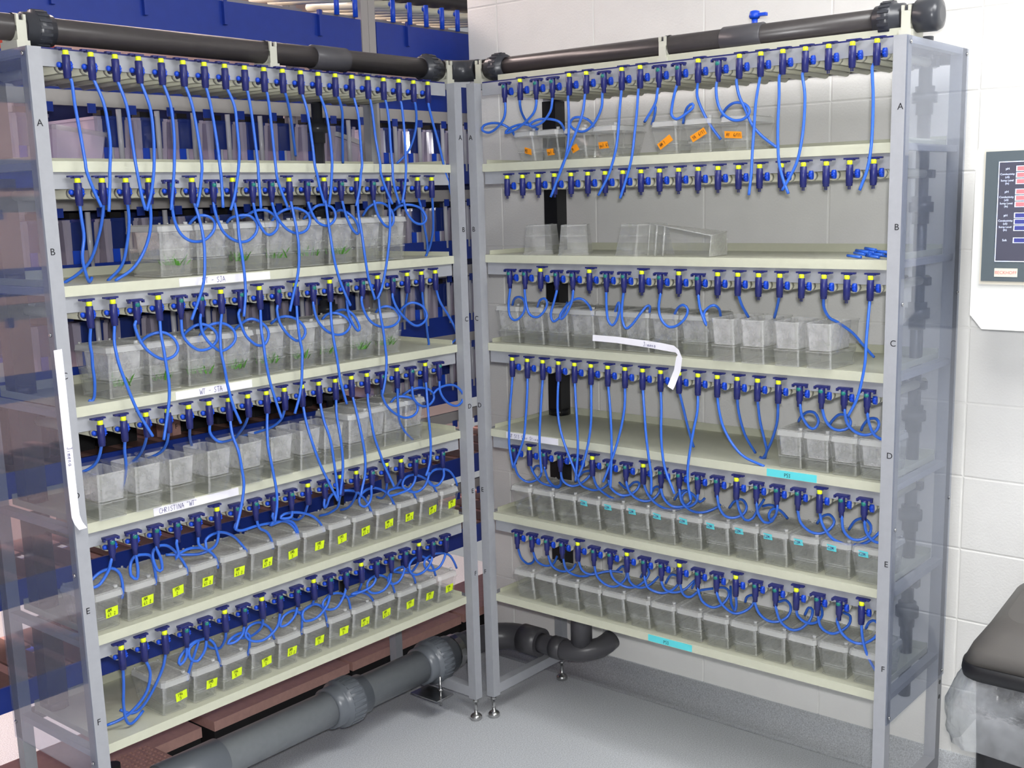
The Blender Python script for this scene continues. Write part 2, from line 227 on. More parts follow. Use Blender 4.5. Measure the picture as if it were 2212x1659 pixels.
TUBE_DATA = 'L1.1:62,-14,1955 62,-19,1903 66,-24,1835 70,-26,1780 71,-26,1762 84,-26,1721 99,-26,1684;L1.2:120,-14,1958 131,-18,1913 135,-22,1865 134,-26,1816 127,-26,1762 125,-26,1739 116,-26,1673;L1.3:179,-14,1957 188,-18,1908 190,-24,1843 193,-26,1783 199,-26,1733 203,-26,1701 209,-26,1675;L1.4:239,-14,1958 247,-19,1906 247,-24,1845 243,-26,1797 238,-26,1757 227,-26,1712 212,-26,1673;L1.5:297,-14,1957 303,-18,1913 302,-24,1846 297,-26,1798 292,-26,1757 280,-26,1692 277,-26,1673;L1.6:356,-14,1958 362,-18,1916 368,-25,1834 371,-26,1779 368,-26,1754 359,-26,1710 348,-26,1678;L1.7:413,-14,1957 415,-17,1918 420,-24,1835 423,-26,1766 424,-26,1743 423,-26,1675;L1.8:474,-14,1957 484,-17,1921 484,-22,1865 482,-26,1808 474,-26,1757 459,-26,1703 445,-26,1669;L1.9:529,-14,1956 533,-18,1909 534,-24,1844 537,-26,1772 536,-26,1760 537,-26,1711 537,-26,1670;L1.10:589,-14,1956 591,-18,1912 590,-24,1839 592,-26,1772 594,-26,1748 604,-26,1716 622,-26,1672;L1.11:648,-14,1956 686,20,1915 730,66,1856 762,100,1809;L1.12:708,-14,1957 713,-18,1914 717,-25,1836 721,-26,1776 726,-26,1757 735,-26,1714 746,-26,1680;L1.13:765,-14,1953 777,-17,1916 781,-22,1858 781,-26,1797 778,-26,1763 771,-26,1714 762,-26,1676;L1.14:827,-14,1955 859,11,1921 891,51,1865 931,100,1791;L1.15:883,-14,1955 891,-18,1908 889,-23,1846 888,-26,1783 883,-26,1763 874,-26,1716 858,-26,1670;L1.16:942,-14,1954 945,-18,1910 946,-23,1853 956,-26,1783 956,-26,1760 972,-26,1718 996,-26,1673;L1.17:1001,-14,1952 1004,-19,1900 1001,-24,1832 1003,-26,1771 1002,-26,1751 1008,-26,1715 1024,-26,1672;L1.18:1060,-14,1953 1061,-19,1898 1058,-24,1833 1056,-26,1777 1054,-26,1757 1048,-26,1721 1034,-26,1675;L1.19:1116,-14,1953 1138,5,1919 1151,25,1881 1152,48,1838 1142,64,1812 1123,80,1790;L1.20:1171,-14,1952 1192,-8,1903 1222,0,1844 1249,8,1780 1259,11,1758 1277,15,1720 1293,20,1682;L2.1:54,-14,1691 57,-11,1658 61,-7,1619 55,-3,1573 67,8,1532 80,21,1517 92,30,1526;L2.2:114,-14,1691 118,7,1659 120,34,1617 114,68,1563 94,95,1532 68,120,1511;L2.3:171,-14,1691 183,4,1654 189,29,1603 186,56,1548 160,80,1512;L2.4:231,-14,1690 235,-4,1653 232,6,1612 217,18,1569 192,28,1537 155,40,1514;L2.5:288,-14,1678 293,-12,1648 308,-10,1617 337,-8,1598 375,-5,1598 406,-3,1619 412,-2,1642 394,0,1656 377,14,1657 367,30,1643 366,40,1632;L2.6:348,-14,1691 356,-17,1660 362,-20,1621 362,-24,1579 356,-26,1522 348,-26,1489 331,-26,1453 309,-26,1411;L2.7:405,-14,1679 416,-12,1642 435,-9,1612 470,-7,1592 504,-6,1591 534,-4,1611 539,-2,1635 520,-1,1653 500,11,1655 484,29,1649 479,40,1637;L2.8:464,-14,1686 469,-18,1646 468,-21,1602 470,-25,1559 473,-26,1500 471,-26,1456 462,-26,1404;L2.9:524,-14,1682 534,-11,1647 556,-9,1611 578,-7,1604 602,-5,1621 600,-4,1648 573,-1,1665 545,5,1666 533,24,1656 522,40,1648;L2.10:583,-14,1682 597,-12,1648 627,-10,1617 662,-8,1604 696,-6,1611 711,-5,1636 701,-4,1657 668,-2,1669 631,0,1665 616,17,1651 611,31,1633 609,40,1621;L2.11:642,-14,1689 648,-18,1646 652,-21,1607 652,-24,1570 647,-26,1522 638,-26,1486 623,-26,1447 608,-26,1404;L2.12:701,-14,1682 714,-12,1654 734,-10,1630 764,-8,1620 791,-6,1630 801,-5,1649 792,-3,1668 765,-2,1676 738,0,1672 731,22,1654 726,40,1639;L2.13:761,-14,1684 762,-18,1637 765,-22,1584 770,-26,1527 783,-26,1479 801,-26,1436 819,-26,1401;L2.14:821,-14,1679 834,-11,1644 856,-7,1609 876,-6,1594 884,-4,1605 875,-2,1631 857,5,1650 851,27,1660 846,40,1657;L2.15:875,-14,1688 873,-17,1650 877,-22,1598 881,-26,1534 889,-26,1478 898,-26,1448 911,-26,1410;L2.16:938,-14,1679 949,-12,1648 974,-9,1618 998,-8,1609 1017,-6,1626 1013,-4,1653 989,-2,1673 959,-1,1677 942,15,1666 941,40,1642;L2.17:997,-14,1689 992,-18,1640 981,-23,1581 966,-26,1523 951,-26,1471 937,-26,1436 920,-26,1411;L2.18:1054,-14,1675 1067,-12,1645 1096,-9,1620 1131,-7,1613 1150,-6,1629 1133,-3,1657 1093,-1,1669 1068,18,1667 1061,40,1652;L2.19:1115,-14,1691 1147,8,1650 1177,31,1608 1215,58,1554 1230,75,1521 1227,80,1513;L2.20:1171,-14,1690 1205,19,1642 1238,54,1588 1254,85,1541 1255,100,1520;L3.1:48,-14,1419 55,-1,1383 62,8,1355 67,18,1326 75,30,1289 78,43,1251 72,47,1241 67,50,1244;L3.2:107,-14,1424 106,-17,1384 106,-20,1357 110,-23,1324 124,-26,1270 145,-26,1211 178,-26,1147;L3.3:163,-14,1413 171,-12,1384 188,-10,1355 215,-8,1332 240,-7,1322 268,-5,1328 280,-4,1346 270,-2,1370 244,-1,1386 220,12,1383 207,29,1370 204,40,1355;L3.4:224,-14,1420 228,-17,1384 230,-20,1350 231,-23,1316 233,-26,1271 230,-26,1229 220,-26,1185 206,-26,1133;L3.5:283,-14,1415 290,-12,1380 307,-10,1352 336,-8,1333 368,-6,1334 392,-4,1351 391,-3,1372 366,-1,1392 340,4,1393 326,25,1377 321,40,1359;L3.6:342,-14,1412 346,-12,1377 367,-10,1346 397,-8,1324 427,-6,1330 447,-5,1348 443,-4,1372 418,-2,1390 388,0,1392 372,13,1382 365,30,1361 367,40,1346;L3.7:400,-14,1421 394,-18,1375 389,-22,1329 390,-23,1311 393,-26,1282 399,-26,1236 411,-26,1184 430,-26,1136;L3.8:455,-14,1413 461,-12,1386 478,-10,1351 511,-7,1325 538,-6,1326 552,-4,1349 544,-3,1371 517,-1,1390 496,5,1392 482,27,1376 476,40,1364;L3.9:517,-14,1422 519,-18,1368 520,-22,1326 521,-25,1286 529,-26,1230 544,-26,1176 559,-26,1128;L3.10:576,-14,1413 585,-11,1376 610,-9,1343 641,-7,1322 667,-5,1330 673,-4,1349 657,-2,1372 624,0,1388 606,21,1385 596,40,1370;L3.11:637,-14,1424 638,-18,1378 639,-22,1325 642,-24,1299 638,-26,1262 633,-26,1219 622,-26,1176 603,-26,1133;L3.12:698,-14,1413 710,-11,1374 738,-9,1342 776,-7,1324 812,-5,1325 835,-3,1345 822,-2,1366 794,4,1381 778,24,1379 771,40,1364;L3.13:754,-14,1424 753,-19,1370 754,-22,1322 757,-26,1280 762,-26,1243 767,-26,1201 777,-26,1163 786,-26,1131;L3.14:817,-14,1412 823,-11,1379 841,-8,1345 859,-6,1326 867,-5,1335 856,-2,1363 838,0,1381 829,19,1387 821,40,1382;L3.15:871,-14,1411 882,-12,1377 911,-9,1344 957,-7,1326 1002,-5,1328 1026,-3,1346 1012,-1,1371 989,8,1383 974,27,1377 972,40,1363;L3.16:932,-14,1419 936,-18,1369 940,-23,1319 942,-26,1268 944,-26,1234 937,-26,1184 922,-26,1137;L3.17:991,-14,1411 1007,-12,1379 1041,-9,1345 1085,-7,1318 1121,-5,1323 1139,-3,1343 1123,-1,1372 1089,8,1385 1074,28,1373 1071,40,1361;L3.18:1050,-14,1423 1090,37,1373 1104,57,1354 1123,80,1330;L3.19:1108,-14,1422 1140,11,1374 1172,35,1324 1200,58,1277 1221,75,1241 1213,80,1236;L3.20:1168,-14,1421 1196,-4,1380 1242,7,1333 1282,18,1288 1296,25,1257 1277,30,1242;L4.1:48,-14,1149 56,5,1121 53,24,1097 42,43,1083 29,60,1076;L4.2:106,-14,1151 116,-2,1121 124,11,1087 127,24,1056 124,40,1018;L4.3:164,-14,1151 182,19,1121 191,56,1092 192,91,1070 189,120,1056;L4.4:226,-14,1149 240,14,1117 241,43,1090 230,78,1073 209,130,1057;L4.5:282,-14,1151 328,49,1109 381,120,1060;L4.6:341,-14,1151 347,-10,1127 362,-6,1106 384,-3,1093 472,65,1077;L4.7:401,-14,1151 400,-29,1111 403,-45,1070 407,-48,1024 410,-48,987 403,-48,949 390,-48,909 375,-48,872;L4.8:460,-14,1151 477,19,1123 487,58,1095 495,100,1067;L4.9:517,-14,1151 508,-29,1111 495,-45,1068 498,-48,1031 504,-48,992 510,-48,944 508,-48,903 498,-48,865;L4.10:576,-14,1148 587,11,1118 580,43,1094 561,85,1078 540,130,1065;L4.11:637,-14,1148 636,-31,1105 641,-48,1042 661,-48,986 683,-48,939 716,-48,873;L4.12:697,-14,1151 694,-34,1102 701,-48,1047 709,-48,987 715,-48,923 716,-48,879;L4.13:755,-14,1149 743,-31,1107 737,-48,1050 741,-48,994 738,-48,945 725,-48,887;L4.14:815,-14,1150 815,-32,1102 814,-48,1043 823,-48,981 820,-48,928 808,-48,893 798,-48,865;L4.15:873,-14,1151 867,-24,1126 863,-33,1101 856,-46,1070 862,-48,1028 881,-48,974 897,-48,933 930,-48,867;L4.16:931,-14,1136 947,-12,1103 980,-9,1073 1024,-7,1051 1065,-5,1052 1083,-4,1070 1071,-2,1097 1036,1,1112 1013,17,1111 1003,30,1093;L4.17:990,-14,1152 1005,-1,1096 1020,12,1043 1049,21,1002 1090,30,968;L4.18:1050,-14,1143 1060,-11,1106 1093,-9,1076 1130,-7,1074 1153,-5,1092 1141,-3,1115 1104,-1,1129 1072,11,1126 1055,30,1110;L4.19:1110,-14,1152 1094,-34,1100 1083,-48,1042 1087,-48,978 1084,-48,928 1072,-48,891 1061,-48,873;L4.20:1167,-14,1144 1173,-13,1107 1201,-13,1071 1242,-12,1053 1270,-12,1064 1272,-12,1089 1242,-11,1116 1201,-11,1123 1164,-10,1116 1144,-10,1104;L5.1:48,-14,869 42,-10,848 20,-4,820 -1,-1,818 2,2,831 29,7,844 63,12,845 83,15,828 91,19,802 92,23,771 89,25,760;L5.2:111,-14,871 119,-8,834 117,-4,807 104,-1,818 107,3,843 121,6,859 147,10,857 169,13,847 177,17,821 183,22,787 182,25,768;L5.3:170,-14,870 182,-9,840 185,-5,812 173,-4,814 167,1,842 173,5,862 192,8,868 219,11,859 249,17,825 269,22,791 273,25,768;L5.4:225,-14,870 232,-8,840 224,-5,828 233,-3,837 273,4,841 317,11,828 348,17,803 361,22,779 364,25,761;L5.5:283,-14,872 290,-10,850 314,-5,830 316,-1,850 336,3,860 372,8,858 412,15,836 442,21,802 458,25,779;L5.6:344,-14,881 354,-1,849 347,11,824 318,29,811 283,48,814 245,70,820;L5.7:397,-14,868 418,-10,854 472,-2,852 527,6,846 578,13,837 611,19,811 629,25,775;L5.8:458,-14,874 480,-4,846 510,5,825 530,15,798 542,25,768;L5.9:517,-14,870 525,-10,855 516,-5,844 537,-1,844 570,6,842 602,13,830 622,19,804 629,25,781;L5.10:578,-14,872 582,-10,852 551,-4,855 566,-1,862 610,5,856 664,13,835 701,19,805 721,25,772;L5.11:635,-14,879 654,23,839 654,52,818 648,80,818;L5.12:695,-14,868 698,-11,852 710,-9,857 719,-6,871 744,-1,882 786,4,879 832,10,866 865,15,840 889,20,810 904,25,780;L5.13:752,-14,887 766,2,864 777,27,830 767,55,809 753,80,801;L5.14:814,-14,880 830,6,856 839,38,823 838,61,806 833,80,800;L5.15:871,-14,870 874,-11,851 868,-7,828 852,-4,818 837,-1,828 838,2,845 857,5,859 892,10,863 929,14,852 960,18,833 981,21,811 996,25,785;L5.16:932,-14,881 954,10,854 975,40,821 978,61,806 976,80,808;L5.17:992,-14,880 1006,7,860 1020,46,830 1022,80,815;L5.18:1051,-14,871 1050,-11,854 1031,-6,833 994,0,826 960,5,826 957,7,840 1001,13,840 1044,18,827 1073,21,808 1087,25,784;L5.19:1107,-14,871 1107,-11,851 1090,-7,825 1060,-3,816 1028,1,828 1013,4,847 1030,8,865 1070,12,866 1118,17,845 1155,21,817 1178,25,787;L5.20:1169,-14,874 1177,-10,844 1163,-5,822 1144,-2,817 1124,1,829 1122,4,849 1152,8,864 1190,12,860 1229,16,845 1257,21,816 1273,25,787;L6.1:54,-14,610 60,1,558 64,17,502 73,29,456 87,35,436 110,42,439 133,50,449;L6.2:116,-14,606 130,-3,565 128,11,519 112,25,486 86,39,460 62,50,449 38,60,444;L6.3:173,-14,610 169,3,562 152,25,507 134,42,469 115,54,451 99,61,453 83,70,465;L6.4:231,-14,601 228,-10,573 212,-6,557 213,-3,572 245,3,592 278,8,596 272,12,573 261,17,543 251,22,513 248,25,495;L6.5:290,-14,601 284,-10,574 263,-4,549 246,-1,560 246,3,583 270,7,595 305,12,591 328,15,570 340,20,536 350,25,498;L6.6:347,-14,607 358,8,574 357,33,544 345,55,543 342,70,552;L6.7:404,-14,602 400,-9,577 379,-4,562 359,0,563 377,4,573 410,10,574 436,14,560 440,19,528 436,25,498;L6.8:465,-14,608 474,5,575 468,25,552 453,46,539 424,80,536;L6.9:522,-14,599 513,-8,562 476,-2,538 441,3,542 421,7,562 435,11,582 473,16,582 510,20,552 526,25,516;L6.10:581,-14,602 575,-9,577 552,-4,557 530,0,557 546,5,579 587,11,582 615,15,559 619,20,531 619,25,499;L6.11:637,-14,611 651,11,580 648,43,557 640,80,538;L6.12:697,-14,607 688,-8,569 653,-2,543 615,3,545 615,7,570 657,13,578 692,17,558 707,21,521 714,25,491;L6.13:753,-14,604 749,-10,579 727,-4,552 701,0,552 684,3,565 687,5,578 715,10,589 750,14,584 776,17,570 792,20,551 803,25,515;L6.14:814,-14,613 828,4,586 834,30,555 827,50,544 814,80,536;L6.15:870,-14,604 869,-10,587 852,-5,574 816,2,568 794,7,569 825,12,566 860,18,549 881,21,531 894,25,512;L6.16:929,-14,604 930,-10,574 908,-5,551 874,0,550 854,3,565 855,6,585 881,10,596 915,14,591 946,17,572 967,21,548 981,25,515;L6.17:987,-14,606 985,-9,578 969,-5,560 947,-1,558 934,2,571 945,5,587 976,9,595 1012,14,591 1042,18,565 1061,22,541 1069,25,521;L6.18:1048,-14,616 1060,5,587 1058,28,561 1042,53,557 1025,80,560;L6.19:1103,-14,607 1102,-11,584 1079,-5,562 1046,-1,559 1026,2,575 1029,6,595 1056,10,608 1090,13,603 1119,17,584 1143,21,554 1158,25,521;L6.20:1164,-14,606 1163,-10,580 1144,-5,557 1113,-1,554 1090,2,572 1094,5,591 1130,9,599 1177,14,591 1216,18,574 1240,22,546 1255,25,519;R1.1:111,-14,1941 102,-12,1912 72,-9,1887 37,-7,1875 10,-6,1884 17,-5,1897 48,-3,1902 83,-1,1897 100,16,1883 102,40,1861;R1.2:166,-14,1952 148,17,1924 144,51,1895 156,80,1880;R1.3:227,-14,1943 213,-12,1918 171,-9,1891 128,-6,1874 101,-5,1870 112,-4,1881 142,-2,1890 175,2,1891 186,21,1881 187,40,1863;R1.4:285,-14,1946 276,-12,1920 245,-9,1893 204,-7,1883 195,-6,1890 224,-4,1901 265,-2,1900 295,4,1891 297,21,1875 294,40,1856;R1.5:342,-14,1954 347,-19,1899 348,-24,1842 340,-26,1794 322,-26,1756 302,-26,1720 282,-26,1681;R1.6:401,-14,1956 394,-18,1906 372,-23,1853 349,-26,1806 323,-26,1762 300,-26,1715 284,-26,1684;R1.7:460,-14,1955 454,-11,1918 427,-8,1879 392,-6,1859 358,-4,1864 339,-3,1881 349,-2,1897 376,0,1898 391,19,1888 395,40,1866;R1.8:517,-14,1957 519,-18,1904 517,-23,1848 509,-26,1796 489,-26,1743 468,-26,1708 450,-26,1682;R1.9:578,-14,1956 576,-19,1900 571,-24,1839 563,-26,1781 547,-26,1731 523,-26,1672;R1.10:638,-14,1947 631,-11,1921 612,-9,1895 592,-6,1872 602,-4,1887 622,-1,1913 618,5,1895 592,30,1867;R1.11:694,-14,1947 683,-11,1914 678,-8,1885 692,-7,1873 715,-5,1882 739,-2,1899 738,-2,1909 723,0,1903 704,14,1884 690,30,1864;R1.12:755,-14,1957 754,-5,1927 765,7,1886 782,19,1849 804,30,1816;R1.13:815,-14,1946 817,-11,1909 831,-9,1879 860,-7,1860 889,-5,1861 905,-3,1878 891,-2,1897 860,0,1903 825,18,1891 802,35,1871;R1.14:873,-14,1956 877,-8,1920 891,-2,1886 908,6,1845 934,13,1815 970,20,1787;R1.15:932,-14,1958 931,-19,1901 929,-24,1839 926,-26,1778 923,-26,1723 917,-26,1672;R1.16:991,-14,1956 993,-18,1907 994,-24,1843 996,-26,1789 1000,-26,1746 1013,-26,1702 1026,-26,1673;R1.17:1052,-14,1955 1061,-18,1909 1063,-23,1853 1059,-26,1800 1048,-26,1751 1029,-26,1713 1009,-26,1682;R1.20:1227,-14,1956 1233,-19,1892 1236,-25,1825 1234,-26,1771 1226,-26,1723 1209,-26,1677;R3.1:109,-14,1410 99,-11,1367 100,-8,1331 117,-6,1317 141,-5,1329 156,-3,1354 151,-1,1378 127,7,1387 96,20,1378 70,40,1354;R3.2:166,-14,1411 168,-11,1369 178,-8,1338 204,-6,1330 229,-4,1347 241,-2,1371 232,-1,1386 208,6,1380 185,23,1360 164,40,1340;R3.4:287,-14,1411 272,-10,1376 257,-6,1341 264,-4,1320 284,-2,1331 297,10,1352 283,40,1373;R3.5:347,-14,1413 340,-12,1382 316,-9,1344 297,-8,1329 292,-7,1339 313,-4,1367 342,-2,1387 370,-1,1389 382,16,1368 377,40,1338;R3.7:464,-14,1412 462,-11,1370 465,-8,1333 478,-6,1319 491,-4,1334 500,-2,1364 497,0,1384 476,15,1365 454,40,1335;R3.8:523,-14,1415 515,-11,1372 514,-8,1336 524,-6,1313 543,-4,1324 568,-1,1354 582,13,1376 587,21,1374 572,40,1350;R3.10:644,-14,1413 637,-11,1377 643,-9,1345 664,-7,1325 689,-5,1328 714,-3,1348 723,-1,1373 708,0,1385 681,14,1373 649,40,1341;R3.12:763,-14,1413 766,-11,1382 776,-8,1351 783,-6,1335 774,-4,1363 785,-2,1380 802,0,1388 807,19,1376 800,40,1355;R3.14:881,-14,1421 879,13,1388 883,40,1356;R3.16:1001,-14,1423 983,9,1396 958,40,1358;R3.18:1118,-14,1423 1111,4,1394 1117,23,1367 1132,38,1355 1159,67,1327 1176,93,1295 1195,120,1261;R3.20:1235,-14,1422 1235,-18,1372 1234,-23,1319 1234,-26,1272 1227,-26,1224 1215,-26,1176 1194,-26,1133;R4.1:110,-14,1152 107,-18,1106 102,-22,1051 100,-26,989 98,-26,934 104,-26,894 112,-26,861;R4.2:169,-14,1152 169,-18,1104 167,-24,1039 158,-26,966 137,-26,913 112,-26,865;R4.3:229,-14,1153 225,-19,1098 222,-24,1027 219,-26,962 220,-26,901 224,-26,861;R4.4:288,-14,1152 286,-18,1107 288,-22,1051 301,-26,996 319,-26,949 340,-26,905 358,-26,869;R4.5:344,-14,1151 353,-19,1092 361,-25,1024 363,-26,954 358,-26,901 352,-26,854;R4.6:406,-14,1151 409,-19,1097 410,-24,1029 399,-26,965 379,-26,903 361,-26,865;R4.7:467,-14,1151 475,-19,1090 482,-24,1023 484,-26,958 481,-26,899 478,-26,850;R4.8:527,-14,1151 526,-19,1094 517,-24,1033 497,-26,967 471,-26,905 452,-26,864;R4.9:587,-14,1151 592,-19,1094 600,-24,1029 609,-26,967 618,-26,907 618,-26,851;R4.10:645,-14,1151 648,-18,1099 650,-23,1041 655,-26,982 666,-26,927 695,-26,864;R4.11:705,-14,1149 699,14,1099 694,46,1040 692,74,988 692,80,977;R4.12:766,-14,1152 763,-18,1104 754,-22,1052 746,-26,1000 738,-26,946 738,-26,900 747,-26,854;R4.13:825,-14,1152 825,-11,1111 837,-7,1063 864,-2,1017 897,1,988 952,6,969;R4.14:882,-14,1151 869,19,1099 865,60,1034 875,100,978;R4.15:941,-14,1150 930,20,1089 927,52,1030 924,71,994 901,86,968 866,100,964;R4.16:1002,-14,1150 979,22,1089 946,57,1028 921,78,992 907,92,967 889,100,968;R4.17:1061,-14,1142 1060,1,1113 1071,19,1084 1083,27,1082 1087,38,1098 1071,50,1116 1045,61,1115 1021,73,1097 1011,80,1083;R4.18:1120,-14,1144 1122,-1,1115 1134,13,1091 1152,25,1084 1169,35,1091 1171,43,1106 1155,52,1118 1131,61,1116 1106,74,1094 1097,80,1080;R4.19:1180,-14,1140 1181,-1,1110 1197,13,1087 1218,26,1079 1237,37,1087 1243,47,1105 1232,55,1117 1209,64,1112 1190,74,1091 1184,80,1078;R4.20:1238,-14,1141 1240,-4,1113 1249,7,1086 1273,20,1070;R5.1:107,-14,869 105,4,832 123,21,810 145,34,812 160,49,830 148,62,852 122,70,849 99,80,827;R5.2:168,-14,881 165,6,847 173,29,814 194,49,801 216,67,799 221,80,813;R5.3:227,-14,870 215,17,829 219,46,800 227,60,803 214,80,820;R5.4:285,-14,871 284,-2,843 300,12,824 322,24,826 343,38,843 353,49,860 345,53,867 311,64,855 284,75,831 271,80,818;R5.5:345,-14,875 341,10,837 353,29,819 370,47,812 387,66,818 395,80,830;R5.6:406,-14,880 401,12,838 413,36,810 434,60,791 454,80,795;R5.7:464,-14,867 466,-2,840 485,12,822 509,25,823 528,39,840 529,47,856 506,54,854 472,67,829 456,72,830 435,80,838;R5.8:526,-14,868 527,-1,841 541,14,819 563,28,811 583,41,819 594,55,839 586,62,850 565,69,842 546,80,818;R5.9:586,-14,880 585,3,845 599,24,812 625,44,794 656,64,794 677,80,807;R5.10:643,-14,868 644,-1,838 660,14,815 686,28,814 705,41,827 701,50,845 678,60,853 648,70,838 628,80,814;R5.11:704,-14,870 700,4,835 715,24,809 740,45,801 766,66,811 780,80,823;R5.12:762,-14,868 750,-3,844 719,11,823 694,21,827 683,32,843 692,43,856 707,55,845 718,70,823 729,80,834;R5.13:823,-14,870 822,0,837 833,13,813 854,25,809 874,38,820 878,48,839 858,59,853 829,69,842 807,80,817;R5.14:882,-14,879 878,7,840 885,28,807 900,41,811 907,61,836 914,80,858;R5.15:941,-14,869 938,2,838 947,19,813 962,32,815 967,51,840 956,60,849 933,70,847 910,80,837;R5.16:1001,-14,868 988,2,842 966,16,823 955,29,835 960,43,847 974,59,839 984,80,815;R5.17:1059,-14,869 1061,1,834 1081,16,810 1104,29,806 1123,41,819 1130,51,837 1113,60,850 1089,69,840 1069,80,815;R5.18:1118,-14,878 1122,-2,841 1141,12,805 1171,25,791 1206,38,792 1232,49,807 1250,60,829;R5.19:1179,-14,869 1178,0,834 1192,13,812 1212,23,809 1230,35,822 1230,46,843 1208,57,855 1180,67,844 1157,80,813;R5.20:1238,-14,870 1239,-3,841 1252,9,817 1273,20,810;R6.1:114,-14,602 97,17,559 101,44,532 109,61,535 102,80,548;R6.2:170,-14,605 163,14,562 178,40,541 193,59,546 193,80,565;R6.3:229,-14,601 224,13,559 240,38,536 262,63,538 267,80,554;R6.4:287,-14,600 282,13,555 302,41,532 324,65,530 336,80,538;R6.5:347,-14,611 345,7,569 366,24,554 407,54,563 444,80,561;R6.6:406,-14,601 405,1,563 426,19,534 454,33,531 475,50,554 471,60,574 452,69,584 421,80,559;R6.7:465,-14,598 467,-1,567 493,16,544 521,31,543 543,45,560 553,59,585 540,65,595 509,80,557;R6.8:525,-14,609 518,11,564 535,33,543 557,55,550 573,80,572;R6.9:585,-14,598 588,1,563 618,19,548 644,34,556 661,48,577 652,57,594 623,67,590 597,80,556;R6.10:643,-14,596 645,1,570 664,18,559 687,39,567 706,64,591 686,80,558;R6.11:704,-14,606 699,11,564 713,28,553 729,51,568 756,80,572;R6.12:763,-14,596 767,4,558 790,22,540 814,39,553 822,54,577 804,64,588 761,80,575;R6.13:823,-14,597 830,2,563 856,22,537 884,39,546 899,54,567 891,64,584 868,73,572 859,80,553;R6.14:882,-14,607 871,8,570 858,23,546 836,42,557 812,80,590;R6.15:939,-14,596 944,1,563 962,17,541 986,32,539 1006,46,554 1008,59,576 988,70,588 961,80,575;R6.16:1000,-14,598 1004,5,554 1026,23,528 1050,36,533 1068,53,557 1068,65,579 1054,70,581 1039,80,555;R6.17:1058,-14,609 1056,4,578 1072,26,556 1089,44,556 1097,62,573 1084,80,590;R6.18:1116,-14,599 1120,5,563 1141,24,543 1162,41,551 1175,56,567 1172,68,584 1148,80,585;R6.19:1173,-14,597 1181,-3,563 1205,10,540 1232,21,539 1255,32,557 1263,41,580 1247,48,594 1229,54,584 1219,60,564;R6.20:1233,-14,608 1237,-5,568 1243,5,527 1255,13,494 1268,20,469'
LABELS = {'LB': [(0.3, 0.571, 'WT - SJA', 'paper', 0.0135, 'inkb', 0.0, 0.24)], 'LC': [(0.265, 0.491, 'WT - STA', 'paper', 0.0135, 'inkb', 0.0, 0.3)], 'LD': [(0.178, 0.426, 'CHRISTINA "WT"', 'paper', 0.0125, 'inkb', 0.0, 0.06)], 'RD': [(0.066, 0.27, 'WT 513 (For Stina)', 'paper', 0.011, 'inkb', 0, 0.06), (0.963, 1.103, 'P53', 'cyan_s', 0.0095, 'ink', 0, 0.36)], 'RF': [(0.588, 0.735, 'P53', 'cyan_s', 0.0095, 'ink', 0, 0.36)]}
# ------------------------------------------------------------------ room
def room():
    struct(obj('floor', lambda bm: box(bm, -1.2, 5, -4, 5, -.05, 0), 'floor'))
    w = empty('wall_back'); struct(w)
    obj('mortar_bed', lambda bm: (box(bm, -.66, -.4515, -.445, 4.2, 0, 2.75)), 'mortar', w)
    ys = [-.309 + .407 * i for i in range(-1, 12)]; zs = [.082 + .2045 * i for i in range(0, 14)]
    def blk(y0, y1, z0, z1):
        def f(bm):
            g = .0018; a, b, c, d = y0 + g, y1 - g, z0 + g, z1 - g; e = .0025
            v0 = [bm.verts.new((-.4545, y, z)) for y, z in ((a, c), (b, c), (b, d), (a, d))]
            v1 = [bm.verts.new((-.4502, y, z)) for y, z in ((a, c), (b, c), (b, d), (a, d))]
            v2 = [bm.verts.new((-.449, y, z)) for y, z in ((a + e, c + e), (b - e, c + e), (b - e, d - e), (a + e, d - e))]
            for p, q in ((v0, v1), (v1, v2)):
                for i in range(4): bm.faces.new((p[i], p[(i + 1) % 4], q[(i + 1) % 4], q[i]))
            bm.faces.new(v2)
        return f
    for i in range(len(ys) - 1):
        for j in range(len(zs) - 1):
            y0, y1 = max(ys[i], -.445), ys[i + 1]
            obj('block', blk(y0, y1, zs[j], zs[j + 1]), 'wall', w)
    def cove(bm):
        P = [(-.385, .0008), (-.405, .004), (-.425, .016), (-.438, .034), (-.4445, .06), (-.4455, .092), (-.4525, .094), (-.4525, .0008)]
        for y in (-.445, 4.2): pass
        a = [bm.verts.new((x, -.445, z)) for x, z in P]; b = [bm.verts.new((x, 4.2, z)) for x, z in P]
        for i in range(len(P)):
            f = bm.faces.new((a[i], a[(i + 1) % len(P)], b[(i + 1) % len(P)], b[i])); f.smooth = i < 5
        bm.faces.new(a[::-1]); bm.faces.new(b)
    struct(obj('baseboard_back', cove, 'floor'))
    struct(obj('wall_far', lambda bm: box(bm, -3.2, 5, -3.2, -3.1, 0, 2.9), 'warmlit_wall'))
    struct(obj('ceiling', lambda bm: box(bm, -3.2, 5, -3.2, 4.6, 2.9, 2.95), 'white'))
room()
